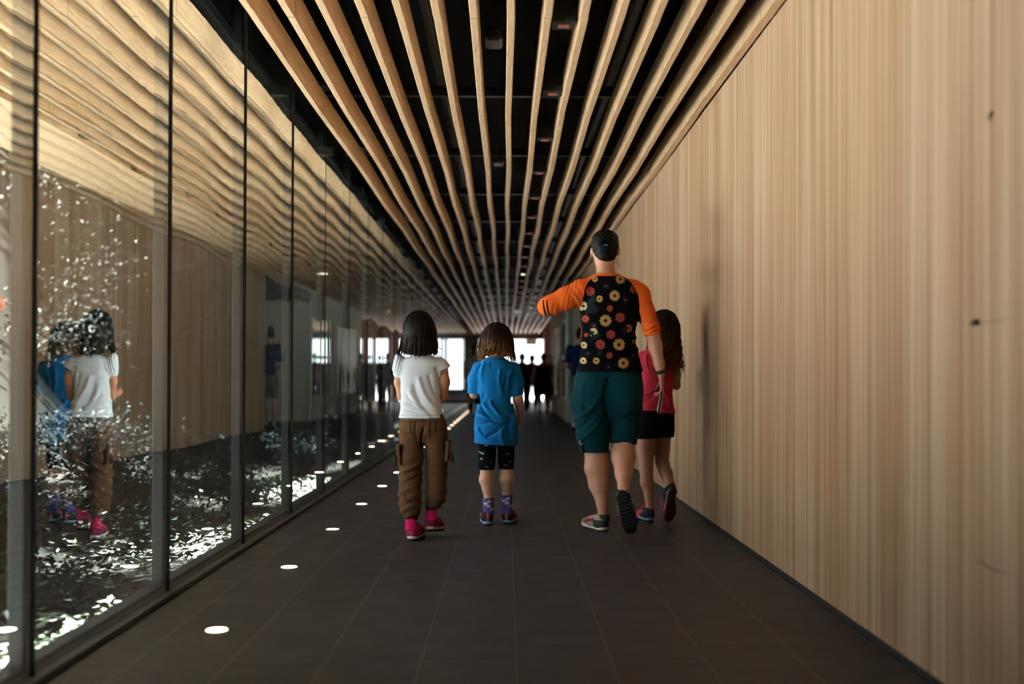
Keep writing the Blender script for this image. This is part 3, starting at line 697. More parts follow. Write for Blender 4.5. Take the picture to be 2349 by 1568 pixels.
    to = ~org; dt = np.where(to, 1.0, 0) * 0.0018 * vnoise(V * np.array([1, 1, 1.8]), 12, 34) * smooth01(740, 790, y)
    V = V + N * (dl + dr + dt)[:, None]
    V = folds(V, N, [(1334, 715, 1310, 668, 4, 2.2), (1340, 705, 1326, 655, 4, -1.8), (1333, 770, 1390, 782, 5, 2.0), (1336, 800, 1400, 790, 5, -1.8), (1460, 775, 1400, 768, 5, 1.6), (1462, 800, 1395, 815, 5, 1.8), (1340, 822, 1395, 832, 4, 1.5), (1345, 745, 1372, 775, 5, -1.5)], Y0)
    col = const(V, (5, 4, 6)); 
    col[org] = tint(V, (226, 98, 36), 5, 25, 0.05)[org]
    fl = [(1364.6, 639.8, 7, 0), (1423, 640, 11, 0), (1354, 668, 11, 1), (1454, 663, 10, 1), (1410, 678, 12.5, 0), (1375, 685, 8, 0), (1390, 656, 9, 2), (1434, 688, 9, 2), (1337, 701.6, 10.5, 3), (1360, 709, 12, 2), (1399, 707, 7.5, 1), (1389, 735, 14, 0),
          (1422.5, 728, 11.5, 1), (1343, 731, 9, 1), (1362.5, 747, 8.5, 2), (1441.6, 752.6, 9.5, 4), (1361, 762, 10.5, 3), (1401, 767, 10.5, 1), (1420, 790, 14, 0), (1377, 789.6, 11.5, 1), (1339, 791, 8, 3), (1398, 815, 7.5, 1), (1348.5, 810, 6, 2), (1338, 827, 8, 3),
          (1368, 827, 8, 0), (1430, 832.5, 13, 0), (1455, 783, 6, 4), (1452.6, 815, 6, 2), (1395.7, 842, 6, 2), (1458, 735, 5, 2), (1345, 768, 5, 1)]
    pal = [((188, 142, 84), (32, 18, 14)), ((158, 60, 50), (96, 74, 60)), ((30, 25, 42), (186, 104, 50)), ((212, 180, 134), (56, 30, 30)), ((176, 104, 46), (46, 26, 15))]
    back = np.ones(len(V), bool)
    for i, (fx, fy, fr, kd) in enumerate(fl):
        dx, dy = x - fx, (y - fy); rr = np.hypot(dx, dy); th = np.arctan2(dy, dx) + i
        n = (12, 9, 14, 11, 10)[kd]
        edge = fr * (0.60 + 0.42 * np.abs(np.cos(th * n / 2)) ** 0.6)
        m = (rr < edge) & back & ~org; col[m] = lin(pal[kd][0]) * (0.72 + 0.3 * (rr[m] / fr))[:, None]
        m2 = (rr < (0.20 if kd == 2 else 0.27) * fr) & back & ~org; col[m2] = lin(pal[kd][1])
    le = (vnoise(V, 31, 60) > 1.15) & ~org; col[le] = lin((22, 32, 34))
    for off in (9.5, 17.5):
        band = (np.abs(x - 1237 - off - 0.010 * (y - 690) ** 2 * 0.55) < 1.6 + 0.04 * np.clip(y - 690, 0, 40)) & (y > 688) & sl & (x < 1290); col[band] = lin((16, 13, 13))
    sh = pn.add('shirt', V, Q, 'cloth', np.clip(col, 0, 1))
    # shorts
    sd = SDF((0.30, 5.72, 0.34), (0.88, 6.40, 1.02), 0.0042)
    sd.loft(rows_px([(843, 1325, 1470, .62), (872, 1317, 1474, .72), (900, 1314, 1473, .76), (930, 1316, 1469, .66), (962, 1330, 1455, .42)], Y0), 0.04)
    sd.ell(W(1360, 908, 5.985), (38 * px, 44 * px, 46 * px), 0.06); sd.ell(W(1430, 908, 5.985), (38 * px, 44 * px, 46 * px), 0.06)
    sd.chain(limb([(1355, 930, 6.04, 41), (1359, 985, 6.02, 36), (1364, 1050, 6.02, 31)]), 0.045)
    sd.chain(limb([(1432, 930, 6.05, 39), (1429, 985, 6.05, 34), (1428, 1034, 6.03, 34)]), 0.03)
    sd.cut((0, 0, -1), -W(1364, 1036, 6.02)[2])
    ax = [sd.lo[k] + sd.h * np.arange(sd.n[k]) for k in range(3)]
    rt = ax[0][:, None, None] > W(1396, 1000, 6.03)[0]; cz = (W(1430, 1017, 6.03)[2] - ax[2][None, None, :] - 0.35 * (ax[0][:, None, None] - W(1430, 1017, 6.03)[0]) * 0.3).astype(np.float32)
    sd.F = np.where(rt, np.maximum(sd.F, cz), sd.F)
    V, Q = sd.mesh(2); N = normals(V, Q); x, y = pix(V)
    V = V + N * (0.0022 * vnoise(V * np.array([1, 1, 1.5]), 21, 24))[:, None]
    V = folds(V, N, [(1325, 960, 1380, 900, 5, 2.6), (1322, 985, 1372, 935, 5, -2.2), (1330, 1010, 1378, 960, 5, 2.4), (1335, 925, 1390, 950, 6, -2.0), (1468, 940, 1415, 960, 6, 2.4), (1465, 985, 1420, 1000, 5, 2.0), (1394, 870, 1394, 960, 4, -3.5), (1340, 880, 1336, 950, 5, 1.8)], Y0)
    col = tint(V, (9, 52, 60), 9, 30, 0.06); x, y = pix(V)
    col[(np.abs(x - 1394 + 0.03 * (y - 900)) < 1.0) & (y < 965)] = lin((6, 28, 35)); col[np.abs(y - 852) < 0.9] = lin((6, 30, 37)); col[np.abs(y - 1029) < 0.7] = lin((6, 32, 38))
    st = pn.add('shorts', V, Q, 'cloth', col)
    c0 = W(1334, 1012, 6.02) + np.array([-0.006, -0.062, 0]); th = np.linspace(0, 2 * np.pi, 17)
    V, Q = tube_mesh([c0 + np.stack([0.0095 * np.cos(th), 0.004 * np.cos(th) + 0 * th, 0.0135 * np.sin(th)], -1)], [np.full(17, 0.0032)], 6)
    pn.add('button_loop', V, Q, 'rubber', const(V, (206, 216, 222)), st)
    V, Q = tube_mesh([c0 + np.array([0.004, 0, -0.014]) + np.stack([np.linspace(0, 0.008, 8), 0.006 * np.sin(np.linspace(0, 3, 8)), np.linspace(0, -0.05, 8)], -1)], [np.full(8, 0.006)], 6)
    pn.add('tab', V, Q, 'cloth', const(V, (12, 44, 52)), st)
    # bracelet
    c0 = W(1515, 853, 5.94); th = np.linspace(0, 2 * np.pi, 21)
    V, Q = tube_mesh([c0 + np.stack([0.029 * np.cos(th), 0.029 * np.sin(th), 0.008 * np.cos(th) + dz], -1) for dz in (-0.006, 0.0, 0.006)], [np.full(21, 0.0042)] * 3, 6)
    pn.add('bracelet', V, Q, 'shoe', const(V, (58, 42, 34)))
    # trainers
    make_shoe(pn, W(1388, 1216, 5.93) * [1, 1, 0], (-0.36, 0.93, 0), (0, 0, 1), 0.262, 0.098, ((150, 140, 124), (52, 50, 48), (128, 120, 108), (150, 40, 34)), ((206, 190, 166), (46, 42, 38)), 0.09, lace=((170, 36, 34), 0), stripe=None)
    make_shoe(pn, W(1424, 1126, 5.78), (0.26, 0.16, -0.95), (0.06, 0.98, 0.18), 0.258, 0.100, ((92, 78, 64), (44, 40, 36), (80, 70, 60), (120, 40, 34)), ((70, 62, 54), (18, 17, 17)), 0.085, lace=((70, 40, 30), 1))
    # low socks
    for c, d in ((W(1385, 1180, 5.965), 0), (W(1430, 1124, 5.835), 1)):
        V, Q = tube_mesh([c + np.stack([np.zeros(5), (0.0 if not d else 1) * np.linspace(-.012, .006, 5), np.linspace(-0.035, 0.004, 5)], -1)], [np.array([.034, .0335, .033, .0325, .032])], 20)
        pn.add('sock', V, Q, 'cloth', const(V, (60, 62, 50)))
    return pn
woman()
# folded brochure in her hand
def brochure():
    p0, p1 = W(1517, 878, 5.93), W(1507, 946, 5.93)
    rs = []
    V, Q, C = [], [], []
    n = 0
    for (off, ang, th, c) in ((0.0, 0.30, 0.0012, (232, 226, 218)), (0.004, 0.15, 0.0012, (40, 38, 38)), (0.009, -0.15, 0.0012, (226, 218, 206))):
        d = p1 - p0; L = np.linalg.norm(d); d /= L; wv = np.array([math.sin(ang), math.cos(ang), 0.0]); nv = np.cross(d, wv)
        g = []
        for i in range(9):
            t = i / 8
            for j in range(5):
                u = j / 4
                g.append(p0 + np.array([off, 0, 0]) + d * L * t * (1 - 0.06 * u) + wv * 0.062 * (u - 0.2) + nv * 0.006 * math.sin(2.2 * t + u))
        g = np.array(g); G = np.concatenate([g, g + nv * th])
        idx = np.arange(45).reshape(9, 5)
        q = np.stack([idx[:-1, :-1], idx[:-1, 1:], idx[1:, 1:], idx[1:, :-1]], -1).reshape(-1, 4)
        bd = np.concatenate([idx[0, :], idx[1:, -1], idx[-1, -2::-1], idx[-2:0:-1, 0]]); e = np.stack([bd, np.roll(bd, -1), np.roll(bd, -1) + 45, bd + 45], -1)
        V.append(G); Q.append(np.concatenate([q + 45, q[:, ::-1], e]) + n); C.append(const(G, c)); n += 90
    V = np.concatenate(V); Q = np.concatenate(Q); C = np.concatenate(C)
    o = bpy.data.objects.new('brochure', mesh_arrays('brochure', V - p0, Q, M['paper'], C, smooth=False)); link(o); o.location = p0
    tag(o, 'folded white and dark brochure held in the woman\'s lowered hand', 'brochure')
brochure()

# ------------------------------------------------------------------ girl in the white top and brown cargo trousers
def girl_white():
    Y0 = 5.66; px = Y0 / F_PX
    base = W(968, 1238, 5.62); base[2] = 0
    pn = Person(base, 'girl with long straight dark hair in a white cap-sleeved top and brown cargo trousers')
    hc = W(961, 762, 5.69)
    sd = SDF((-0.68, 5.32, -0.01), (-0.28, 6.02, 1.27), 0.0046)
    paint = add_head(sd, hc, 30 * px, 37 * px, 43 * px, (0.05, 1, -0.22))
    sd.chain([(W(962, 785, 5.68), 17 * px), (W(965, 825, 5.66), 17 * px)], 0.02)
    sd.loft([(z, cx, cy, rx * .84, ry * .80) for z, cx, cy, rx, ry in rows_px([(822, 940, 992, .8), (838, 914, 1018, .58), (870, 917, 1014, .62), (910, 920, 1010, .66), (955, 918, 1018, .62), (985, 925, 1018, .5)], Y0)], 0.03)
    sd.chain(limb([(921, 838, 5.66, 14), (917, 876, 5.66, 12.5), (922, 908, 5.68, 10.5), (934, 900, 5.84, 9.5), (945, 893, 5.90, 8)]), 0.015)
    sd.chain(limb([(1013, 838, 5.66, 14), (1019, 876, 5.66, 12.5), (1017, 910, 5.68, 10.5), (1004, 903, 5.84, 9.5), (990, 895, 5.90, 8)]), 0.015)
    add_hand(sd, W(945, 893, 5.90), (0.8, 0.5, 0.2), (0.2, 0, 1), 1, 0.125, 0.9); add_hand(sd, W(990, 895, 5.90), (-0.8, 0.5, 0.2), (-0.2, 0, 1), -1, 0.125, 0.9)
    sd.chain(limb([(946, 985, 5.66, 24), (943, 1070, 5.66, 20), (942, 1110, 5.65, 19), (943, 1170, 5.63, 11.5), (944, 1212, 5.62, 11.5)]), 0.02)
    sd.chain(limb([(998, 985, 5.66, 24), (1000, 1070, 5.68, 20), (998, 1110, 5.68, 19), (992, 1160, 5.68, 11.5), (989, 1192, 5.68, 11.5)]), 0.02)
    V, Q = sd.mesh(2); pn.add('body', V, Q, 'skin', paint(V, skin_col(V, 4, (196, 138, 106))))
    # hair
    sd = SDF(hc - np.array([0.17, 0.17, 0.20]), hc + np.array([0.17, 0.17, 0.16]), 0.0036)
    sd.ell(hc + np.array([0, -0.004, 0.012]), (33.5 * px, 39 * px, 42 * px), 0.01)
    sd.loft(rows_px([(815, 917, 1008, .52), (800, 917, 1008, .58), (780, 923, 1003, .75), (757, 929, 1002, .95), (738, 936, 994, .95), (724, 948, 980, .95)], 5.665), 0.03, 2.1)
    sd.cut((0, 1, -0.9), hc[1] + 0.040 - 0.9 * hc[2])
    sd.ell(hc + np.array([0, 0.085, -0.07]), (0.060, 0.08, 0.09), 0, None, True)
    V, Q = sd.mesh(2); N = normals(V, Q); ang = np.arctan2(V[:, 0] - hc[0], -(V[:, 1] - hc[1] - 0.02))
    low = smooth01(hc[2] + 0.02, hc[2] - 0.10, V[:, 2])
    V = V + N * (low * (0.0022 * np.sin(ang * 24 + 2.5 * vnoise(V * np.array([1, 1, .3]), 4, 20)) + 0.0016 * np.sin(ang * 53)) + 0.0006 * np.sin(ang * 60))[:, None]
    c0 = tint(V, (13, 9, 7), 8, 40, 0.22); lt = smooth01(hc[2] - 0.02, hc[2] - 0.13, V[:, 2]) * np.clip(vnoise(V * np.array([1, 1, .1]), 14, 60), 0, 1)
    c0 = c0 * (1 - 0.45 * lt[:, None]) + lin((52, 33, 20)) * 0.45 * lt[:, None]
    def zend(az): return W(960, 816, 5.66)[2] - 0.006 * math.cos(az * 3) + 0.012 * abs(math.sin(az))
    P_, r_, T_ = hair_locks(hc + np.array([0, -0.002, 0.010]), 33 * px, 38 * px, 42 * px, 190, zend, 21, flare=0.017, curl=0.0016, cf=7, r0=0.0050, front=0.85, jit=0.007)
    q = np.linspace(0, 1, 12)
    for i in range(16):
        P_.append(W(994 + i * 0.2, 772, 5.66 + 0.01 * (i % 4)) + np.stack([0.018 * q + 0.030 * q ** 3 - 0.0006 * i * q, -0.004 * (i % 5) * q, -0.082 * q + 0.016 * q ** 6], -1)); r_.append(0.0034 * (1 - 0.6 * q)); T_.append(q)
    for i in range(14):
        P_.append(W(928 - 0.3 * i, 760 + i, 5.66 - 0.006 * (i % 4)) + np.stack([-0.030 * q ** 1.6 + 0.008 * np.sin(4 * q + i * .3), -0.004 * (i % 5) * q, -0.112 * q], -1)); r_.append(0.0042 * (1 - 0.6 * q)); T_.append(q)
    hv = join((V, Q, c0), lock_mesh(P_, r_, T_, (13, 8, 6), (44, 28, 18), 3)); pn.add('hair', hv[0], hv[1], 'hair', hv[2])
    # top
    sd = SDF((-0.66, 5.44, 0.58), (-0.29, 5.90, 1.02), 0.0030)
    sd.loft(rows_px([(815, 945, 990, .8), (822, 928, 1004, .66), (832, 917, 1016, .58), (850, 915, 1016, .60), (880, 917, 1012, .64), (910, 920, 1011, .67), (940, 918, 1017, .67), (958, 915, 1021, .67)], Y0), 0.02)
    sd.chain(limb([(921, 833, 5.66, 15.5), (917, 848, 5.66, 14.5), (916, 856, 5.66, 13)]), 0.02); sd.ell(W(914, 832, 5.66), (11 * px, 17 * px, 22 * px), 0.015)
    sd.chain(limb([(1010, 836, 5.66, 16), (1017, 846, 5.66, 15), (1019, 856, 5.66, 14.5)]), 0.02)
    ax = [sd.lo[k] + sd.h * np.arange(sd.n[k]) for k in range(3)]
    pR = W(1019, 848, 5.66); rr = ax[0][:, None, None] > W(1012.5, 840, 5.66)[0]
    cv = (-0.72 * 0 - (ax[2][None, None, :] - pR[2]) + 0.55 * (ax[0][:, None, None] - pR[0])).astype(np.float32); sd.F = np.where(rr, np.maximum(sd.F, np.minimum(cv, 1)), sd.F)
    V, Q = sd.mesh(2); N = normals(V, Q); x, y = pix(V)
    puff = ((x < 926) & (y < 856)); V = V + N * (np.where(puff, 0.0018, 0) * np.sin(1.1 * x + 0.25 * y))[:, None]
    V = V + N * (0.0012 * vnoise(V * np.array([1, 1, 1.4]), 33, 28))[:, None]
    V = folds(V, N, [(960, 868, 1003, 942, 6, 2.4), (950, 885, 990, 952, 6, -2.4), (940, 898, 984, 955, 6, 2.0), (985, 862, 1010, 915, 5, -2.0), (934, 908, 962, 926, 4, -2.0), (924, 933, 970, 944, 4, -1.8), (926, 926, 968, 936, 4, 1.6), (1018, 930, 990, 928, 4, 1.8), (1000, 845, 1012, 870, 3.2, -2.0)], Y0)
    col = tint(V, (248, 246, 250), 5, 20, 0.02); x, y = pix(V); col[np.abs(y - 951.5) < 0.6] = lin((206, 198, 204))
    sh = pn.add('top', V, Q, 'knit', col)
    # trousers
    sd = SDF((-0.66, 5.42, 0.06), (-0.27, 5.92, 0.74), 0.0036)
    sd.loft(rows_px([(950, 921, 1016, .62), (972, 917, 1025, .68), (992, 918, 1027, .60), (1014, 930, 1015, .40)], Y0), 0.03)
    sd.chain(limb([(944, 1000, 5.66, 27), (942, 1050, 5.66, 26), (942, 1095, 5.66, 24.5), (940, 1130, 5.65, 23.5), (941, 1160, 5.64, 22.5), (942, 1172, 5.63, 17), (944, 1182, 5.63, 14)]), 0.03)
    sd.chain(limb([(1000, 1000, 5.66, 26), (1002, 1045, 5.68, 25), (1001, 1090, 5.68, 23.5), (1001, 1122, 5.68, 23.5), (1000, 1140, 5.68, 22), (995, 1152, 5.68, 16), (991, 1160, 5.68, 14)]), 0.016)
    sd.cut((0, 0, -1), -W(944, 1186, 5.63)[2])
    V, Q = sd.mesh(2); N = normals(V, Q); x, y = pix(V)
    lg = smooth01(1015, 1060, y)
    sl = np.where(x < 972, y + 0.45 * (x - 942), y - 0.40 * (x - 1000))
    V = V + N * (lg * 0.0026 * np.sin(sl * 0.30 + 1.9 * vnoise(V, 5, 16)) * (0.6 + 0.6 * smooth01(1080, 1150, y)) + 0.0014 * vnoise(V, 9, 30))[:, None]
    V = folds(V, N, [(940, 968, 944, 1000, 2.5, 1.6), (955, 968, 957, 1010, 2.5, -1.6), (985, 968, 985, 1005, 2.5, 1.6), (1003, 968, 1006, 1000, 2.5, -1.4), (971, 985, 972, 1040, 3, -3.5), (925, 1080, 968, 1055, 4, 2.4), (925, 1105, 966, 1085, 4, -2.2), (980, 1078, 1026, 1096, 4, 2.2), (930, 1140, 964, 1150, 4, -2.4)], Y0)
    x, y = pix(V); col = tint(V, (92, 64, 44), 9, 26, 0.07); col[(np.abs(y - 966) < 1.0)] = lin((62, 42, 29)); col[(np.abs(x - 971) < 0.9) & (y < 1030)] = lin((60, 41, 29)); col[(np.abs(y - 992 + 0.1 * (x - 945)) < 0.8) & ((x < 966) | (x > 980))] = lin((66, 45, 31))
    tr = pn.add('trousers', V, Q, 'cloth', col)
    for xx, yy, Yz, sg in ((917, 1040, 5.64, -1), (1027, 1032, 5.66, 1)):
        sd = SDF(W(xx, yy, Yz) - 0.09, W(xx, yy, Yz) + 0.09, 0.003)
        c = W(xx, yy, Yz); sd.loft([(c[2] - 0.058, c[0] - 0.004 * sg, c[1], 0.012, 0.045), (c[2] + 0.04, c[0] + 0.004 * sg, c[1], 0.013, 0.048), (c[2] + 0.052, c[0] + 0.003 * sg, c[1], 0.016, 0.05)], 0.004, 4)
        V, Q = sd.mesh(2); cc = tint(V, (90, 62, 43), 9, 26, 0.07); cc[np.abs(V[:, 2] - c[2] - 0.022) < 0.002] = lin((58, 40, 28)); po = pn.add('cargo_pocket', V, Q, 'cloth', cc, tr)
        P_, r_ = [], []
        for i in range(4):
            q = np.linspace(0, 1, 9); P_.append(c + np.stack([sg * (0.012 + (0.012 + 0.003 * i) * q), -0.03 + 0.01 * np.sin(6 * q + i), -0.03 + 0.03 * np.sin(3.1 * q) * (1 if i % 2 else -0.6) - (0.018 + 0.006 * i) * q * q], -1)); r_.append(np.full(9, 0.0028))
        V, Q = tube_mesh(P_, r_, 5); pn.add('pocket_tie', V, Q, 'cloth', const(V, (70, 50, 38)), po)
    for c0, nm in ((W(944, 1182, 5.63), 'l'), (W(990, 1159, 5.68), 'r')):
        V, Q = tube_mesh([c0 + np.stack([np.zeros(6), np.zeros(6), np.linspace(0.008, -0.022, 6)], -1)], [np.array([15, 15.2, 15.4, 15.2, 15, 14]) * px * 0.98], 22)
        N = normals(V, Q); a = np.arctan2(V[:, 1] - c0[1], V[:, 0] - c0[0]); V = V + N * (0.0012 * np.sin(a * 18))[:, None]
        pn.add('cuff', V, Q, 'cloth', const(V, (66, 46, 33)), tr)
    for a, b in (((943, 1180, 5.63), (943, 1215, 5.615)), ((990, 1158, 5.68), (988, 1192, 5.675))):
        p, q_ = W(*a), W(*b); t = np.linspace(0, 1, 7)[:, None]
        V, Q = tube_mesh([p + (q_ - p) * t], [np.array([13.6, 13.2, 13, 13, 13.2, 13.6, 14]) * px], 20); pn.add('sock', V, Q, 'knit', tint(V, (224, 34, 108), 3, 60, 0.08))
    make_shoe(pn, W(944, 1239, 5.595) * [1, 1, 0], (0.12, 1, 0), (0, 0, 1), 0.205, 0.088, ((136, 22, 62), (150, 26, 70), (96, 20, 44), (186, 40, 92)), ((222, 210, 204), (48, 42, 44), (222, 206, 200)), 0.075, lace=((120, 30, 60), 0), stripe=(190, 60, 104))
    make_shoe(pn, W(985, 1218, 5.64), (0.20, 0.97, -0.12), (0.0, 0.12, 1), 0.205, 0.086, ((104, 18, 44), (122, 22, 54), (70, 16, 30), (150, 36, 70)), ((196, 160, 136), (20, 18, 22), (190, 60, 80)), 0.075, lace=((90, 30, 50), 0), stripe=(120, 30, 60))
girl_white()

# ------------------------------------------------------------------ child in the blue T-shirt
def child_blue():
    Y0 = 6.26; px = Y0 / F_PX
    base = W(1141, 1202, 6.22); base[2] = 0
    pn = Person(base, 'child with wavy light brown hair in a long blue T-shirt and black knee leggings')
    hc = W(1140, 785, 6.30)
    sd = SDF((-0.28, 5.98, -0.01), (0.14, 6.60, 1.22), 0.0046)
    paint = add_head(sd, hc, 29 * px, 35 * px, 40 * px, (0.0, 1, -0.3))
    sd.chain([(W(1136, 805, 6.27), 14 * px), (W(1135, 836, 6.26), 15 * px)], 0.02)
    sd.loft([(z, cx, cy, rx * .84, ry * .84) for z, cx, cy, rx, ry in rows_px([(832, 1112, 1160, .8), (848, 1092, 1180, .6), (880, 1094, 1178, .64), (920, 1096, 1175, .7), (960, 1094, 1182, .74), (1005, 1094, 1184, .74)], Y0)], 0.03)
    sd.chain(limb([(1095, 850, 6.26, 12), (1086, 880, 6.27, 12), (1088, 903, 6.29, 10.5), (1105, 900, 6.42, 9), (1120, 898, 6.50, 8)]), 0.015)
    sd.chain(limb([(1181, 850, 6.26, 12), (1186, 885, 6.26, 12), (1188, 915, 6.25, 11), (1193, 938, 6.28, 9.5), (1192, 957, 6.32, 7.5)]), 0.015)
    add_hand(sd, W(1192, 957, 6.32), (-0.15, 0.45, -0.85), (-1, 0, 0.1), 1, 0.12, 0.9); add_hand(sd, W(1120, 898, 6.50), (0.7, 0.6, 0.1), (0.1, 0, 1), 1, 0.12, 0.9)
    sd.chain(limb([(1117, 990, 6.26, 20), (1117, 1040, 6.25, 16), (1117, 1070, 6.24, 14), (1116, 1100, 6.23, 16.4), (1119, 1122, 6.22, 12), (1121, 1143, 6.21, 9.6), (1121, 1178, 6.21, 9.8)]), 0.015)
    sd.chain(limb([(1160, 990, 6.27, 20), (1161, 1040, 6.27, 15), (1162, 1070, 6.27, 13.6), (1162, 1098, 6.26, 16), (1163, 1116, 6.26, 12), (1162, 1136, 6.26, 9.6), (1163, 1174, 6.26, 9.8)]), 0.015)
    V, Q = sd.mesh(2); pn.add('body', V, Q, 'skin', paint(V, skin_col(V, 6, (210, 160, 136))))
    sd = SDF(hc - np.array([0.17, 0.17, 0.17]), hc + np.array([0.17, 0.17, 0.16]), 0.0036)
    sd.ell(hc + np.array([-0.002, -0.004, 0.004]), (34 * px, 37 * px, 41 * px), 0.01)
    sd.loft(rows_px([(815, 1104, 1180, .62), (800, 1100, 1180, .78), (780, 1106, 1177, .9), (762, 1112, 1172, .95), (750, 1124, 1158, .95)], 6.29), 0.03, 2.1)
    sd.cut((0, 1, -0.9), hc[1] + 0.040 - 0.9 * hc[2]); sd.ell(hc + np.array([0, 0.085, -0.07]), (0.06, 0.08, 0.09), 0, None, True)
    sd.ell(W(1136, 834, 6.20), (19 * px, 60 * px, 24 * px), 0, None, True)
    V, Q = sd.mesh(2); N = normals(V, Q); ang = np.arctan2(V[:, 0] - hc[0], -(V[:, 1] - hc[1] - 0.02))
    V = V + N * (0.0026 * smooth01(hc[2] + 0.06, hc[2] - 0.08, V[:, 2]) * np.sin(ang * 20 + 3 * vnoise(V, 4, 22)) + 0.0008 * np.sin(ang * 55))[:, None]
    c0 = tint(V, (34, 20, 12), 8, 40, 0.2); lt = smooth01(hc[2] + 0.0, hc[2] - 0.09, V[:, 2])[:, None]; c0 = c0 * (1 - 0.6 * lt) + lin((128, 88, 50)) * 0.6 * lt
    def zend(az): return W(1140, 812, 6.26)[2] - 0.034 * abs(math.sin(az * 0.9)) + 0.018 * max(0, math.cos(az * 1.6)) 
    P_, r_, T_ = hair_locks(hc + np.array([-0.002, -0.004, 0.006]), 33 * px, 36 * px, 40 * px, 170, zend, 22, flare=0.020, curl=0.0042, cf=9, r0=0.0058, front=0.8, jit=0.014)
    q = np.linspace(0, 1, 12); rs = np.random.RandomState(2)
    for i in range(18):
        a = rs.rand(); P_.append(W(1106 - 8 * a, 760 + 38 * a, 6.28 - 0.04 * rs.rand()) + np.stack([-0.025 * rs.rand() * np.sin(2.6 * q) - 0.01 * q, -0.01 * q * rs.rand(), -0.09 * q * (0.5 + 0.6 * rs.rand()) + 0.012 * np.sin(5 * q + i)], -1)); r_.append(0.0017 * (1 - 0.5 * q)); T_.append(0.4 + 0.6 * q)
    hv = join((V, Q, c0), lock_mesh(P_, r_, T_, (34, 20, 12), (150, 104, 58), 3)); pn.add('hair', hv[0], hv[1], 'hair', hv[2])
    # T-shirt
    sd = SDF((-0.28, 6.03, 0.44), (0.14, 6.52, 1.02), 0.0032)
    sd.loft(rows_px([(819, 1117, 1152, .85), (826, 1106, 1166, .75), (836, 1092, 1182, .62), (852, 1090, 1184, .62), (880, 1094, 1180, .66), (910, 1096, 1173, .70), (940, 1092, 1181, .74), (970, 1087, 1187, .78), (1000, 1088, 1190, .80), (1022, 1087, 1187, .80)], Y0), 0.02)
    sd.chain(limb([(1097, 843, 6.26, 14), (1089, 870, 6.27, 15.5), (1087, 902, 6.28, 15.5)]), 0.02)
    sd.chain(limb([(1180, 844, 6.26, 14), (1185, 875, 6.26, 15.5), (1184, 908, 6.26, 16)]), 0.02)
    ax = [sd.lo[k] + sd.h * np.arange(sd.n[k]) for k in range(3)]
    for xs, yc, slope, left in ((1101, 902.5, 0.05, True), (1172, 908, -0.22, False)):
        p = W(1087 if left else 1184, yc, 6.27); m = (ax[0][:, None, None] < W(xs, 900, 6.27)[0]) if left else (ax[0][:, None, None] > W(xs, 900, 6.27)[0])
        band = m & (ax[2][None, None, :] > W(1100, 925, 6.27)[2])
        cv = (p[2] - ax[2][None, None, :] - slope * (ax[0][:, None, None] - p[0])).astype(np.float32); sd.F = np.where(band, np.maximum(sd.F, cv), sd.F)
    sd.cut((-0.06, 0, -1), -W(1138, 1018, 6.26)[2] - 0.06 * W(1138, 1018, 6.26)[0])
    V, Q = sd.mesh(2); N = normals(V, Q)
    V = V + N * (0.0016 * vnoise(V * np.array([1, 1, 0.8]), 41, 24))[:, None]
    V = folds(V, N, [(1096, 945, 1150, 962, 4, 3.4), (1095, 960, 1165, 966, 5, 3.6), (1092, 972, 1125, 968, 3.5, -3.2), (1110, 925, 1122, 940, 3.5, 2.6), (1126, 922, 1135, 940, 4, 3.0), (1134, 935, 1160, 965, 5, 3.4), (1105, 935, 1150, 975, 4, -3.0), (1098, 985, 1112, 1000, 4, 2.6), (1118, 1000, 1160, 970, 4, -2.8), (1100, 980, 1118, 1005, 3, -2.6),
                     (1104, 835, 1094, 860, 3, -2.0), (1110, 832, 1106, 880, 4, 1.8), (1147, 850, 1150, 900, 4, 1.8), (1165, 865, 1158, 905, 4, -2.2), (1172, 850, 1165, 890, 4, 2.2), (1128, 830, 1127, 845, 3, -1.4), (1150, 985, 1155, 1015, 5, 2.6), (1168, 960, 1172, 1010, 5, -3.4), (1178, 955, 1182, 1000, 5, 2.6), (1110, 905, 1104, 935, 4, -2.4)], Y0)
    x, y = pix(V); col = tint(V, (16, 110, 172), 5, 60, 0.06); col[(y < 826.5 - 0.006 * (x - 1136) ** 2) ] = lin((20, 104, 168)); col[np.abs(y - 1013 + 0.06 * (x - 1138)) < 0.6] = lin((18, 96, 156))
    pn.add('t_shirt', V, Q, 'knit', col)
    sd = SDF((-0.24, 6.05, 0.28), (0.14, 6.48, 0.62), 0.0034)
    sd.loft(rows_px([(985, 1098, 1182, .72), (1010, 1098, 1182, .74), (1022, 1099, 1181, .7)], Y0), 0.012)
    sd.chain(limb([(1118, 1010, 6.26, 21.5), (1117, 1045, 6.25, 20), (1116, 1090, 6.24, 18.3)]), 0.006)
    sd.chain(limb([(1161, 1010, 6.27, 20), (1161, 1045, 6.27, 18.6), (1161, 1090, 6.27, 17.6)]), 0.006)
    sd.cut((0, 0, -1), -W(1138, 1076, 6.25)[2])
    V, Q = sd.mesh(2); x, y = pix(V); col = tint(V, (10, 13, 15), 4, 30, 0.15)
    for fx, fy, w, h_ in ((1106, 1039, 6, 2.6), (1100, 1036, 5, 1.2), (1104, 1052, 4, 3.4), (1126, 1060, 3, 2), (1140, 1059, 2.5, 3.2), (1117, 1070, 5, 0.8), (1165, 1040, 4, 1.5), (1160, 1067, 5, 1), (1115, 1022, 4, 1.6), (1170, 1058, 3, 1.6)):
        m = ((x - fx) / w) ** 2 + ((y - fy - 0.3 * (x - fx)) / h_) ** 2 + 0.5 * vnoise(V, 7, 120) < 1; col[m] = lin((120, 132, 134))
    N = normals(V, Q); V = V + N * (0.0010 * vnoise(V, 51, 40))[:, None]; pn.add('leggings', V, Q, 'cloth', col)
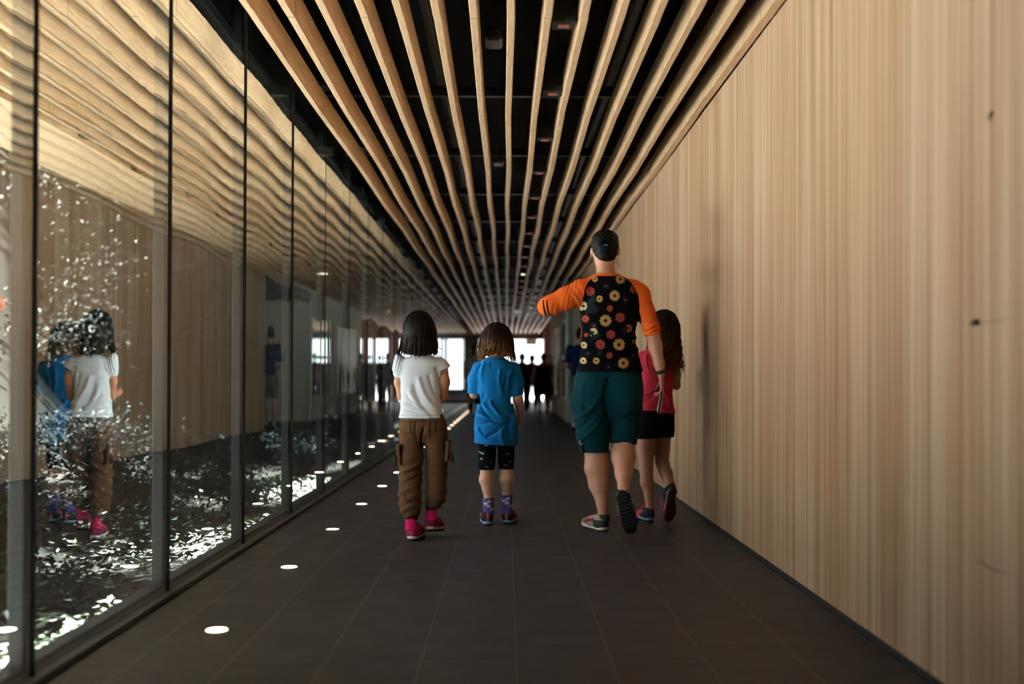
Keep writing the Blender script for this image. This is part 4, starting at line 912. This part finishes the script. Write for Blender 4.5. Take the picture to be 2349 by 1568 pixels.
    for (a, b) in (((1120, 1141, 6.212), (1121, 1182, 6.212)), ((1162.5, 1134, 6.262), (1163, 1176, 6.262))):
        p, q_ = W(*a), W(*b); t = np.linspace(0, 1, 24)[:, None]
        V, Q = tube_mesh([p + (q_ - p) * t], [np.linspace(13.2, 11.6, 24) * px], 28); x, y = pix(V); col = tint(V, (92, 78, 158), 3, 60, 0.08)
        for fx, fy in ((a[0] + 3, a[1] + 9), (a[0] + 1, a[1] + 19), (a[0] - 6, a[1] + 14), (a[0] + 8, a[1] + 26)): col[((x - fx) / 5) ** 2 + ((y - fy) / 3) ** 2 < 1] = lin((206, 206, 214))
        pn.add('sock', V, Q, 'knit', col)
    make_shoe(pn, W(1119, 1202, 6.175) * [1, 1, 0], (-0.10, 1, 0), (0, 0, 1), 0.195, 0.080, ((26, 26, 40), (22, 24, 36), (170, 40, 66), (178, 50, 74)), ((124, 178, 198), (46, 30, 38), (196, 84, 110)), 0.072, lace=((180, 60, 80), 0), stripe=(196, 78, 96))
    make_shoe(pn, W(1162, 1197, 6.235) * [1, 1, 0], (0.22, 1, 0), (0, 0, 1), 0.195, 0.080, ((26, 26, 40), (22, 24, 36), (170, 40, 66), (178, 50, 74)), ((124, 178, 198), (36, 30, 38), (196, 84, 110)), 0.072, lace=((180, 60, 80), 0), stripe=(196, 78, 96))
child_blue()

# ------------------------------------------------------------------ girl in pink beside the wall
def girl_pink():
    Y0 = 6.42; px = Y0 / F_PX
    base = W(1512, 1196, 6.35); base[2] = 0
    pn = Person(base, 'girl with long curly hair in a pink T-shirt, half hidden behind the woman')
    hc = W(1522, 757, 6.46)
    sd = SDF((0.66, 6.02, -0.01), (1.18, 6.85, 1.32), 0.0046)
    paint = add_head(sd, hc, 30 * px, 36 * px, 42 * px, (-0.25, 1, -0.1))
    sd.chain([(W(1517, 780, 6.44), 15 * px), (W(1510, 815, 6.42), 16 * px)], 0.02)
    sd.loft([(z, cx, cy, rx * .86, ry * .86) for z, cx, cy, rx, ry in rows_px([(806, 1485, 1535, .8), (822, 1466, 1550, .58), (860, 1468, 1546, .64), (900, 1468, 1542, .68), (945, 1464, 1546, .7), (985, 1464, 1545, .74)], Y0)], 0.03)
    sd.chain(limb([(1474, 824, 6.42, 11), (1474, 862, 6.42, 10), (1480, 888, 6.44, 9), (1496, 880, 6.58, 8), (1506, 872, 6.64, 7)]), 0.015)
    sd.chain(limb([(1545, 826, 6.42, 11.5), (1551, 860, 6.42, 10.5), (1551, 884, 6.43, 9), (1538, 872, 6.56, 8), (1530, 862, 6.62, 7)]), 0.015)
    add_hand(sd, W(1506, 872, 6.64), (0.4, 0.5, 0.7), (0.5, -0.2, 0), 1, 0.125, 0.9); add_hand(sd, W(1530, 862, 6.62), (-0.4, 0.5, 0.7), (-0.5, -0.2, 0), -1, 0.125, 0.9)
    sd.chain(limb([(1483, 975, 6.42, 21), (1482, 1030, 6.42, 20), (1482, 1075, 6.41, 15.5), (1484, 1105, 6.40, 15), (1489, 1140, 6.39, 9.8), (1491, 1172, 6.38, 9.5)]), 0.015)
    sd.chain(limb([(1522, 975, 6.43, 21), (1518, 1030, 6.46, 18), (1518, 1058, 6.46, 15.5), (1528, 1085, 6.40, 14.5), (1537, 1110, 6.33, 10), (1541, 1128, 6.28, 9)]), 0.015)
    V, Q = sd.mesh(2); pn.add('body', V, Q, 'skin', paint(V, skin_col(V, 7, (184, 128, 102))))
    sd = SDF(hc - np.array([0.2, 0.19, 0.32]), hc + np.array([0.2, 0.19, 0.16]), 0.0038)
    sd.ell(hc + np.array([0, -0.006, 0.008]), (33 * px, 38 * px, 42 * px), 0.01)
    sd.loft(rows_px([(856, 1516, 1548, .5), (835, 1508, 1558, .5), (800, 1502, 1560, .62), (770, 1500, 1556, .8), (745, 1504, 1546, .9), (728, 1514, 1534, .9)], 6.41), 0.03, 2.1)
    sd.cut((0, 1, -0.9), hc[1] + 0.040 - 0.9 * hc[2]); sd.ell(hc + np.array([-0.02, 0.085, -0.07]), (0.06, 0.08, 0.09), 0, None, True)
    V, Q = sd.mesh(2); N = normals(V, Q); ang = np.arctan2(V[:, 0] - hc[0], -(V[:, 1] - hc[1] - 0.02))
    V = V + N * (0.004 * smooth01(hc[2] + 0.02, hc[2] - 0.1, V[:, 2]) * vnoise(V, 17, 55) + 0.0009 * np.sin(ang * 50))[:, None]
    c0 = tint(V, (32, 20, 12), 8, 50, 0.3)
    def zend(az): return W(1530, 862 - 22 * abs(math.sin(az * 0.8)), 6.40)[2]
    P_, r_, T_ = hair_locks(hc + np.array([0.004, -0.006, 0.008]), 32 * px, 37 * px, 41 * px, 210, zend, 23, flare=0.022, curl=0.010, cf=26, r0=0.0046, front=0.9, jit=0.02)
    hv = join((V, Q, c0), lock_mesh(P_, r_, T_, (32, 20, 12), (122, 80, 44), 3)); pn.add('hair', hv[0], hv[1], 'hair', hv[2])
    V, Q = tube_mesh([W(1547, 752, 6.36) + np.stack([np.linspace(-.008, .012, 6), np.linspace(0, 0.01, 6), .004 * np.sin(np.linspace(0, 3, 6))], -1)], [np.full(6, 0.0055)], 8); pn.add('hair_clip', V, Q, 'paper', const(V, (214, 30, 44)))
    sd = SDF((0.74, 6.17, 0.50), (1.16, 6.68, 1.08), 0.0034)
    sd.loft(rows_px([(798, 1488, 1530, .85), (806, 1474, 1544, .7), (818, 1465, 1553, .60), (840, 1466, 1549, .62), (870, 1469, 1545, .66), (905, 1468, 1542, .70), (930, 1465, 1545, .72), (948, 1462, 1549, .73)], Y0), 0.02)
    sd.chain(limb([(1474, 818, 6.42, 13), (1474, 838, 6.42, 13)]), 0.02); sd.chain(limb([(1546, 820, 6.42, 13), (1549, 836, 6.42, 13)]), 0.02)
    sd.cut((0, 0, -1), -W(1505, 947, 6.42)[2])
    V, Q = sd.mesh(2); N = normals(V, Q); V = V + N * (0.0015 * vnoise(V, 41, 28))[:, None]
    V = folds(V, N, [(1475, 905, 1505, 890, 4, 2.4), (1470, 925, 1500, 905, 4, -2.2), (1483, 815, 1488, 850, 3, 2), (1535, 930, 1520, 890, 4, 2.2)], Y0)
    pn.add('t_shirt', V, Q, 'knit', tint(V, (214, 58, 82), 5, 60, 0.05))
    sd = SDF((0.72, 6.17, 0.40), (1.14, 6.70, 0.74), 0.0038)
    sd.loft(rows_px([(940, 1463, 1547, .73), (965, 1461, 1547, .76), (985, 1460, 1547, .78), (1000, 1460, 1545, .78)], Y0), 0.012)
    sd.chain(limb([(1482, 975, 6.42, 23), (1482, 1012, 6.42, 23)]), 0.01); sd.chain(limb([(1524, 975, 6.43, 22), (1523, 1016, 6.45, 22)]), 0.01)
    sd.cut((0.05, 0, -1), -W(1503, 1004, 6.42)[2] + 0.05 * W(1503, 1004, 6.42)[0])
    V, Q = sd.mesh(2); N = normals(V, Q); V = V + N * (0.0016 * vnoise(V, 44, 26))[:, None]; pn.add('shorts', V, Q, 'cloth', tint(V, (9, 9, 14), 4, 30, 0.1))
    V, Q = tube_mesh([np.stack([W(1490, 1166 + 3 * i, 6.385) for i in range(6)])], [np.full(6, 11 * px)], 20); pn.add('sock', V, Q, 'knit', const(V, (150, 52, 96)))
    V, Q = tube_mesh([np.stack([W(1539 + 0.7 * i, 1116 + 2.6 * i, 6.31 - 0.008 * i) for i in range(6)])], [np.full(6, 10.6 * px)], 20); pn.add('sock', V, Q, 'knit', const(V, (50, 46, 70)))
    make_shoe(pn, W(1492, 1197, 6.345) * [1, 1, 0], (-0.20, 1, 0), (0, 0, 1), 0.205, 0.082, ((30, 28, 44), (26, 26, 40), (190, 40, 66), (190, 60, 80)), ((120, 150, 172), (40, 34, 40), (170, 70, 90)), 0.074, lace=((180, 50, 70), 0), stripe=(60, 60, 80))
    make_shoe(pn, W(1543, 1124, 6.235), (-0.06, 0.20, -0.95), (-0.35, 0.92, 0.2), 0.200, 0.084, ((36, 34, 52), (30, 30, 46), (120, 40, 52), (150, 50, 60)), ((120, 110, 120), (62, 26, 30), (60, 24, 28)), 0.074, lace=((120, 40, 50), 0))
girl_pink()

# ------------------------------------------------------------------ people farther along: one builder, each with their own size, pose and clothes
def passer(x, Y, H, label, top, legs, hair, skin=(196, 146, 120), long_hair=0.0, sleeves=0.55, skirt=False, leg_cut=0.30, face=(0, 1, 0), step=0.05, arm_fwd=0.0, shoe=(22, 22, 24), sock=None, bare=False, h=0.009, wide=1.0, shoulder=1.0):
    base = np.array([x, Y, 0.0]); pn = Person(base, label)
    f = np.array(face, float); f /= np.linalg.norm(f); s_ = np.cross(f, [0, 0, 1.0]); u = np.array([0, 0, 1.0])
    P = lambda a, b, c: base + (s_ * a * shoulder + f * b + u * c) * H
    lo, hi = base - np.array([0.42 * H, 0.42 * H, 0.01]), base + np.array([0.42 * H, 0.42 * H, H * 1.03])
    sd = SDF(lo, hi, h)
    paint = add_head(sd, P(0, 0.012, 0.93), 0.047 * H, 0.058 * H, 0.068 * H, f)
    sd.cone(P(0, 0, 0.91), P(0, -0.005, 0.84), 0.034 * H, 0.038 * H, 0.02)
    def tor(k, a=0.50, b=0.835): return [(base[2] + z * H, base[0] - s_[0] * 0, base[1], rx * H * k * wide, ry * H * k * wide) for z, rx, ry in ((0.47, 0.090, 0.062), (0.53, 0.098, 0.068), (0.62, 0.083, 0.056), (0.72, 0.095, 0.062), (0.79, 0.100, 0.058), (0.825, 0.070, 0.045), (0.845, 0.035, 0.035)) if a <= z <= b + 0.02]
    sd.loft(tor(0.92, 0.45, 0.84), 0.03)
    def arms(k, upto=2):
        out = []
        for q, fw in ((-1, arm_fwd), (1, arm_fwd)):
            j = [(P(q * 0.108, 0, 0.805), 0.030), (P(q * 0.135, -0.01, 0.635), 0.024)]
            if upto > 1: j += [(P(q * (0.14 - 0.05 * fw), 0.03 + 0.13 * fw, 0.50 + 0.13 * fw), 0.016)]
            out.append([(p, r * H * k) for p, r in j])
        return out
    for ch in arms(1): sd.chain(ch, 0.02)
    for q in (-1, 1): add_hand(sd, P(q * (0.14 - 0.05 * arm_fwd), 0.03 + 0.13 * arm_fwd, 0.50 + 0.13 * arm_fwd), f * (0.3 + arm_fwd) - u * (1 - 0.8 * arm_fwd), -s_ * q, q * 1.0, 0.105 * H, 0.6, k=0.01, rfin=1.25)
    for q in (-1, 1):
        o_ = step * q
        sd.chain([(P(q * 0.05, 0, 0.50), 0.055 * H), (P(q * 0.052, o_ * 0.6 + 0.01, 0.28), 0.036 * H), (P(q * 0.05, o_ * 0.9 - 0.012, 0.20), 0.034 * H), (P(q * 0.05, o_ - 0.01, 0.055), 0.020 * H), (P(q * 0.05, o_ + 0.05, 0.022), 0.017 * H)], 0.02)
    V, Q = sd.mesh(1); pn.add('body', V, Q, 'skin', paint(V, skin_col(V, 2, skin)))
    sd = SDF(lo, hi, h); zl = 0.47
    sd.loft(tor(1.06, zl, 0.80 if bare else 0.845), 0.02)
    if sleeves > 0:
        for ch in arms(1.28, 1): sd.chain([ch[0], (ch[0][0] + (ch[1][0] - ch[0][0]) * sleeves, ch[1][1] * 1.15)], 0.02)
    V, Q = sd.mesh(1); N = normals(V, Q); V = V + N * (0.004 * vnoise(V, 5, 18))[:, None]; pn.add('dress' if skirt else 'shirt', V, Q, 'cloth', tint(V, top, 3, 15, 0.06))
    sd = SDF(lo, hi, h)
    if skirt: sd.loft([(base[2] + z * H, base[0], base[1], r * wide * H, r * wide * 0.85 * H) for z, r in ((leg_cut, 0.135), (0.42, 0.115), (0.53, 0.102))], 0.02)
    else:
        sd.loft([(base[2] + z * H, base[0], base[1], r * wide * H, r * wide * 0.72 * H) for z, r in ((0.44, 0.102), (0.50, 0.104), (0.53, 0.100))], 0.02)
        for q in (-1, 1):
            o_ = step * q; sd.chain([(P(q * 0.05, 0, 0.50), 0.062 * H), (P(q * 0.052, o_ * 0.6 + 0.01, 0.28), 0.048 * H)] + ([(P(q * 0.05, o_ - 0.01, 0.06), 0.036 * H)] if leg_cut < 0.1 else []), 0.02)
        sd.cut((0, 0, -1), -(leg_cut * H))
    V, Q = sd.mesh(1); pn.add('skirt' if skirt else ('trousers' if leg_cut < 0.1 else 'shorts'), V, Q, 'cloth', tint(V, legs, 3, 15, 0.08))
    sd = SDF(lo, hi, h * 0.7); hc = P(0, 0.012, 0.935)
    sd.ell(hc + u * 0.008 * H - f * 0.008 * H, (0.054 * H,) * 2 + (0.070 * H,), 0.01)
    if long_hair: sd.cone(hc - f * 0.025 * H, hc - f * 0.04 * H - u * long_hair * H, 0.045 * H, 0.035 * H, 0.02)
    nv = f - 0.35 * u; sd.cut(nv, float(nv @ (hc + f * 0.018 * H)))
    V, Q = sd.mesh(1); pn.add('hair', V, Q, 'hair', tint(V, hair, 3, 30, 0.15))
    for q in (-1, 1):
        a = P(q * 0.05, step * q - 0.035, 0)
        make_shoe(pn, a, f, u, 0.155 * H, 0.058 * H, (shoe, shoe, shoe), (shoe, shoe), 0.06, tread=False)
        if sock:
            p = P(q * 0.05, step * q - 0.008, 0.03); V, Q = tube_mesh([np.stack([p, p + u * 0.02 * H, p + u * 0.045 * H])], [np.full(3, 0.025 * H)], 12); pn.add('sock', V, Q, 'knit', const(V, sock))
    return pn
passer(1.27, 17.75, 1.72, 'man in a navy T-shirt and grey shorts standing in the wall recess', (18, 34, 72), (92, 88, 78), (20, 16, 14), sleeves=0.75, leg_cut=0.30, face=(0.25, 1, 0), step=0.07, arm_fwd=0.75, sock=(226, 224, 222), h=0.008, shoulder=1.05)
passer(-0.80, 26.2, 1.70, 'distant person with long black hair, pale top and black trousers', (206, 204, 202), (16, 17, 20), (12, 10, 10), long_hair=0.10, leg_cut=0.05, sleeves=0.6)
passer(0.41, 27.0, 1.50, 'distant person in a black jacket standing left of the black sleeveless dress', (14, 13, 14), (14, 16, 17), (26, 18, 15), leg_cut=0.05, sleeves=1.0, wide=1.3, shoulder=1.25)
passer(0.73, 29.5, 1.52, 'distant person in a dark red top between two people in black', (112, 22, 28), (20, 18, 22), (20, 15, 13), leg_cut=0.05, sleeves=0.8, wide=1.4, shoulder=1.4)
passer(0.93, 26.0, 1.48, 'distant woman in a black sleeveless dress with bare shoulders', (13, 15, 16), (13, 15, 16), (16, 12, 11), skirt=True, sleeves=0, bare=True, leg_cut=0.30, skin=(196, 138, 110), shoulder=1.25, wide=1.4)
passer(1.24, 28.6, 1.52, 'distant person in dark clothes at the end of the right-hand wall', (17, 14, 16), (15, 14, 17), (18, 13, 11), leg_cut=0.05, sleeves=1.0, wide=1.3, shoulder=1.2)
# ---------------- small things: wall hooks, far hall furniture
h1 = W(2275, 268, 1); h1 = h1.copy()
def on_wall(px_, py_):
    d = W(px_, py_, 1.0) - np.array([0, 0, CAM_H]); t = (WX - 0.0) / d[0]; return np.array([0, 0, CAM_H]) + d * t
p = on_wall(2275, 262)
o = empty('wall_hook', p); tag(o, 'small black hook high on the timber wall near the right edge', 'hook')
MB().box(p[0] - 0.004, p[0] + 0.003, p[1] - 0.007, p[1] + 0.006, p[2] - 0.004, p[2] + 0.008).build('plate', M['blackmetal'], o, p, 0.002)
q = np.linspace(0, 1, 8); V, Q = tube_mesh([p + np.stack([-0.004 - 0.004 * np.sin(3.0 * q), 0 * q, -0.002 - 0.014 * q], -1)], [np.full(8, 0.0028)], 6)
link(bpy.data.objects.new('hook', mesh_arrays('hook', V - p, Q, M['steel'])), o)
p = on_wall(2241, 741)
o = empty('wall_clip', p); tag(o, 'small black clip with a thin thread on the timber wall', 'clip')
MB().box(p[0] - 0.012, p[0] + 0.002, p[1] - 0.014, p[1] + 0.018, p[2] - 0.006, p[2] + 0.006).build('clip_body', M['blackmetal'], o, p, 0.003)
MB().cyl((p[0] - 0.008, p[1] - 0.01), 0.006, p[2] + 0.004, p[2] + 0.010, 12).build('clip_head', M['blackmetal'], o, p)
p2 = on_wall(2317, 728); q = np.linspace(0, 1, 10)[:, None]
V, Q = tube_mesh([p + (p2 - p) * q + np.array([-0.003, 0, -0.002]) * np.sin(3.14 * q)], [np.full(10, 0.0009)], 5)
link(bpy.data.objects.new('thread', mesh_arrays('thread', V - p, Q, M['bark'])), o)
pa, pb = on_wall(2236, 1284), on_wall(2318, 1322)
q = np.linspace(0, 1, 14)[:, None]; V, Q = tube_mesh([pa + (pb - pa) * q + np.array([0, 0, 0.004]) * np.sin(9 * q)], [0.0016 * np.sin(np.linspace(0.15, 3.0, 14))], 5)
struct(link(bpy.data.objects.new('trim_5', mesh_arrays('trim_5', V, Q, M['bark']))))
# far hall: long bench with a pale front, banner poles, a glass door sensor and hanging sign
o = empty('bench', (-1.0, 37.2, 0)); tag(o, 'long bench with a pale blue front by the far windows', 'bench')
MB().box(-2.2, 0.15, 36.9, 37.4, 0.40, 0.47).build('seat', M['darkmetal'], o, (-1.0, 37.2, 0)); MB().box(-2.1, 0.05, 37.0, 37.3, 0.08, 0.40).build('front', M['bluepanel'], o, (-1.0, 37.2, 0))
MB().box(-2.15, 0.1, 36.95, 37.35, 0, 0.08).build('plinth', M['blackmetal'], o, (-1.0, 37.2, 0))
for k, (x, hh, c) in enumerate(((-2.0, 1.25, 'redcloth'), (-1.80, 1.42, 'sign'), (-1.60, 1.10, 'doorwood'), (-1.38, 1.32, 'sign'))):
    o = empty('banner_pole', (x, 35.2, 0)); tag(o, ['dark red banner pole leftmost by the far windows', 'tallest grey banner pole by the far windows', 'short brown banner pole by the far windows', 'grey banner pole closest to the bench seat'][k], 'banner pole', 'banner poles in the far hall')
    MB().cyl((x, 35.2), 0.012, 0.02, hh, 10).build('pole', M['darkmetal'], o, (x, 35.2, 0)); MB().cyl((x, 35.2), 0.08, 0, 0.02, 16).build('base', M['blackmetal'], o, (x, 35.2, 0))
    MB().box(x - 0.05, x + 0.05, 35.19, 35.21, 0.5, hh - 0.05).build('banner', M[c], o, (x, 35.2, 0))
o = empty('hanging_sign', (0.95, 38.5, 2.36)); tag(o, 'small pale hanging sign below the far header', 'sign')
MB().box(0.72, 1.12, 38.48, 38.52, 2.1, 2.3).build('panel', M['sign'], o, (0.95, 38.5, 2.36)); MB().box(0.8, 0.81, 38.49, 38.51, 2.3, 2.52).box(1.03, 1.04, 38.49, 38.51, 2.3, 2.52).build('hanger', M['darkmetal'], o, (0.95, 38.5, 2.36))
# ================================================================== OUTSIDE (seen through the glass, plus unseen shade trees and bounce ground)
def sstep(a, b, x):
    t = np.clip((x - a) / (b - a), 0, 1); return t * t * (3 - 2 * t)
def ground_z(X, Y):
    D = -1.4 - X
    s = Y - 1.6 * D - 0.5
    hill = 9.0 * sstep(0, 7, s) * sstep(3.2, 9.5, D)
    return -0.12 - 0.10 * sstep(0, 1.0, D) + 0.10 * np.sin(X * 1.3 + Y * 0.7) * sstep(0.3, 2, D) + hill
gx = np.concatenate([np.linspace(-1.42, -8, 40), np.linspace(-8.6, -60, 40)]); gy = np.linspace(-30, 90, 161)
GXm, GYm = np.meshgrid(gx, gy, indexing='ij')
idx = np.arange(GXm.size).reshape(GXm.shape)
Q = np.stack([idx[:-1, :-1], idx[:-1, 1:], idx[1:, 1:], idx[1:, :-1]], -1).reshape(-1, 4)
fc = np.stack([GXm, GYm], -1).reshape(-1, 2)[Q].mean(1)
Dd = -1.4 - fc[:, 0]; clear = ((fc[:, 1] < 1.48 * (Dd + 1.4) - 0.2) & (fc[:, 1] > 2.3) & (Dd < 9))  # unseen pale patch added to bounce sunlight up onto slats and wall
struct(link(bpy.data.objects.new('ground_outside', mesh_arrays('ground_outside', np.stack([GXm, GYm, ground_z(GXm, GYm)], -1).reshape(-1, 3), Q, [M['soil'], M['gravel']], midx=clear))))

def leaf_quads(rs, C, size, flat=0.0, aspect=0.45):
    """leaf shaped quads (rhombs folded along the midrib) at the points C"""
    n = len(C)
    d = rs.normal(size=(n, 3)); d[:, 2] = d[:, 2] * (1 - flat) - 0.25; d /= np.linalg.norm(d, axis=1)[:, None]
    up = rs.normal(size=(n, 3)) * (1 - flat) + np.array([0, 0, 1.2]); s = np.cross(d, up); s /= np.linalg.norm(s, axis=1)[:, None] + 1e-9
    nrm = np.cross(s, d)
    L = (size * rs.uniform(0.6, 1.3, n))[:, None]
    a = C; b = C + d * L * 0.5 + s * L * aspect * 0.5 - nrm * L * 0.06; c = C + d * L; e = C + d * L * 0.5 - s * L * aspect * 0.5 - nrm * L * 0.06
    V = np.stack([a, b, c, e], 1).reshape(-1, 3)
    return V, np.arange(4 * n).reshape(n, 4)
def make_tree(seed, H, spread, n, leafsize, trunk_r, low=0.12):
    rs = np.random.RandomState(seed)
    paths, rads = [], []
    t = np.linspace(0, 1, 9)
    tr = np.stack([0.15 * np.sin(3 * t + seed), 0.12 * np.cos(2.3 * t + seed), t * H * 0.95], -1); tr[:, :2] -= tr[0, :2]
    paths.append(tr); rads.append(trunk_r * (1 - 0.85 * t) * (1 + 0.5 * np.exp(-t * 14)))
    C = []
    for b in range(16):
        h = rs.uniform(low, 0.95); a = rs.uniform(0, 6.28); ln = spread * (1.15 - 0.75 * (h - low) / (1 - low) * (1 if low < 0.3 else 0.5)) * rs.uniform(0.6, 1.1)
        p0 = np.array([np.interp(h, t, tr[:, i]) for i in range(3)])
        q = np.linspace(0, 1, 6)
        br = p0 + np.stack([np.cos(a + 0.4 * q) * ln * q, np.sin(a + 0.4 * q) * ln * q, 0.35 * ln * q - 0.35 * ln * q * q], -1)
        paths.append(br); rads.append(trunk_r * 0.35 * (1 - h * 0.5) * (1 - 0.85 * q))
        for w in range(n // 16):
            qq = rs.uniform(0.15, 1.05); p = p0 + np.array([np.cos(a + 0.4 * qq) * ln * qq, np.sin(a + 0.4 * qq) * ln * qq, 0.35 * ln * qq * (1 - qq)])
            C.append(p + rs.normal(size=3) * np.array([0.3, 0.3, 0.22]) * (0.5 + 0.28 * spread))
    V, F = leaf_quads(rs, np.array(C), leafsize, 0.35)
    tv, tf = tube_mesh(paths, rads, 8)
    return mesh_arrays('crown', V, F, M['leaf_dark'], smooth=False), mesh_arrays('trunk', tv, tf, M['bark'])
TR = [make_tree(3, 5.5, 2.2, 26000, 0.085, 0.16), make_tree(8, 7.0, 1.9, 26000, 0.085, 0.19), make_tree(15, 4.2, 2.3, 26000, 0.085, 0.12), make_tree(27, 8.5, 2.3, 15000, 0.19, 0.2), make_tree(41, 6.2, 1.4, 20000, 0.12, 0.14, 0.58)]
spots = sorted([(-5.4, 15.0, 2), (-5.9, 19.6, 1), (-11.6, 21.5, 1), (-7.2, 22.6, 2), (-10.4, 27.2, 0), (-7.6, 32.0, 1), (-14.8, 28.5, 2), (-12.2, 34.5, 2), (-12.6, 13.6, 3), (-8.9, 16.6, 3), (-14.6, 19.5, 3), (-6.6, 4.9, 4), (-6.6, 8.1, 4), (-6.6, 11.4, 4)], key=lambda t: t[1])  # tall open and high-crowned kinds are added to shade the garden
for k, (x, y, kind) in enumerate(spots):
    z = float(ground_z(np.array(x), np.array(y))) - 0.05
    r = empty('tree', (x, y, z)); r.rotation_euler.z = k * 1.7
    tag(r, ('dense spreading dark tree', 'tall narrow dark tree', 'low bushy dark tree', 'tall open tree added for shade', 'small high-crowned unseen tree added for shade')[kind] + ' beyond the glass, the %s deeper into the garden' % ORD[k], 'tree', 'trees in the garden beyond the glass')
    for nm, me in zip(('crown', 'trunk'), TR[kind]): link(bpy.data.objects.new(nm, me), r)
def make_shrub(seed, H, Wd, n, leaf, mat):
    rs = np.random.RandomState(seed); C = []; paths = []; rads = []
    for s in range(14):
        a = rs.uniform(0, 6.28); rr = Wd * rs.uniform(0.1, 0.5); top = np.array([np.cos(a) * rr, np.sin(a) * rr, H * rs.uniform(0.6, 1.0)])
        q = np.linspace(0, 1, 6)[:, None]; p = top * q * np.array([1, 1, 0]) * q + np.array([0, 0, 1]) * top[2] * q
        paths.append(p); rads.append(0.008 * (1 - 0.7 * q[:, 0]))
        for w in range(n // 14):
            qq = rs.uniform(0.25, 1.02); c = top * np.array([qq * qq, qq * qq, qq])
            C.append(c + rs.normal(size=3) * np.array([0.11, 0.11, 0.06]) * (Wd / 0.9))
    V, F = leaf_quads(rs, np.array(C), leaf, 0.5, 0.5)
    tv, tf = tube_mesh(paths, rads, 5)
    return mesh_arrays('foliage', V, F, mat, smooth=False), mesh_arrays('stems', tv, tf, M['bark'])
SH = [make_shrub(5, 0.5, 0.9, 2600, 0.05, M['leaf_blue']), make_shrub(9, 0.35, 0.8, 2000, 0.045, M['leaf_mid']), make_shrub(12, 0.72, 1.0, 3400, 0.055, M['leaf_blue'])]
k = 0
shr = [(-2.05, 3.2, 0), (-2.55, 4.3, 2), (-1.95, 4.5, 1), (-2.7, 5.4, 2), (-3.1, 5.6, 2), (-2.2, 6.0, 1), (-3.5, 7.0, 2), (-2.6, 7.2, 0), (-2.1, 8.2, 1), (-3.4, 8.8, 2), (-4.4, 9.6, 2), (-2.7, 10.0, 0), (-2.2, 11.4, 1),
       (-3.6, 11.6, 2), (-4.8, 12.0, 2), (-2.6, 13.2, 0), (-3.4, 14.4, 2), (-2.3, 15.6, 1), (-2.9, 18.0, 2), (-2.6, 21.0, 0)]
SP_ = np.array([(x, y) for x, y, _ in shr])
for _ in range(60):                                             # keep neighbouring shrubs clear of one another
    for a in range(len(SP_)):
        for b_ in range(len(SP_)):
            dv = SP_[b_] - SP_[a]; dl = np.hypot(*dv)
            if a != b_ and dl < 1.12: SP_[b_] += dv / (dl + 1e-6) * (1.12 - dl) * 0.5; SP_[a] -= dv / (dl + 1e-6) * (1.12 - dl) * 0.5
    SP_[:, 0] = np.minimum(SP_[:, 0], -1.98)
shr = sorted([(float(p_[0]), float(p_[1]), s_[2]) for p_, s_ in zip(SP_, shr)], key=lambda t: t[1])
for k, (x, y, kind) in enumerate(shr):
    r = empty('shrub', (x, y, float(ground_z(np.array(x), np.array(y))) - 0.03)); r.rotation_euler.z = k * 2.1
    tag(r, ('blue green leafy shrub', 'low mid green shrub', 'tall blue green shrub')[kind] + ' outside the glass, the %s along the corridor' % ORD[k], 'shrub', 'shrubs outside the window wall')
    for nm, me in zip(('foliage', 'stems'), SH[kind]): link(bpy.data.objects.new(nm, me), r)
rs = np.random.RandomState(77)
pts = np.stack([-1.48 - 1.5 * rs.rand(9000) ** 1.6, 1.6 + 8.5 * rs.rand(9000), np.zeros(9000)], -1)
keep = np.sin(pts[:, 0] * 3.1 + 1) + np.sin(pts[:, 1] * 2.3) + rs.normal(size=9000) * 0.6 > 1.0
pts = pts[keep]; pts[:, 2] = ground_z(pts[:, 0], pts[:, 1]) + 0.02 + 0.12 * rs.rand(len(pts))
V, F = leaf_quads(rs, pts, 0.05, 0.75, 0.6)
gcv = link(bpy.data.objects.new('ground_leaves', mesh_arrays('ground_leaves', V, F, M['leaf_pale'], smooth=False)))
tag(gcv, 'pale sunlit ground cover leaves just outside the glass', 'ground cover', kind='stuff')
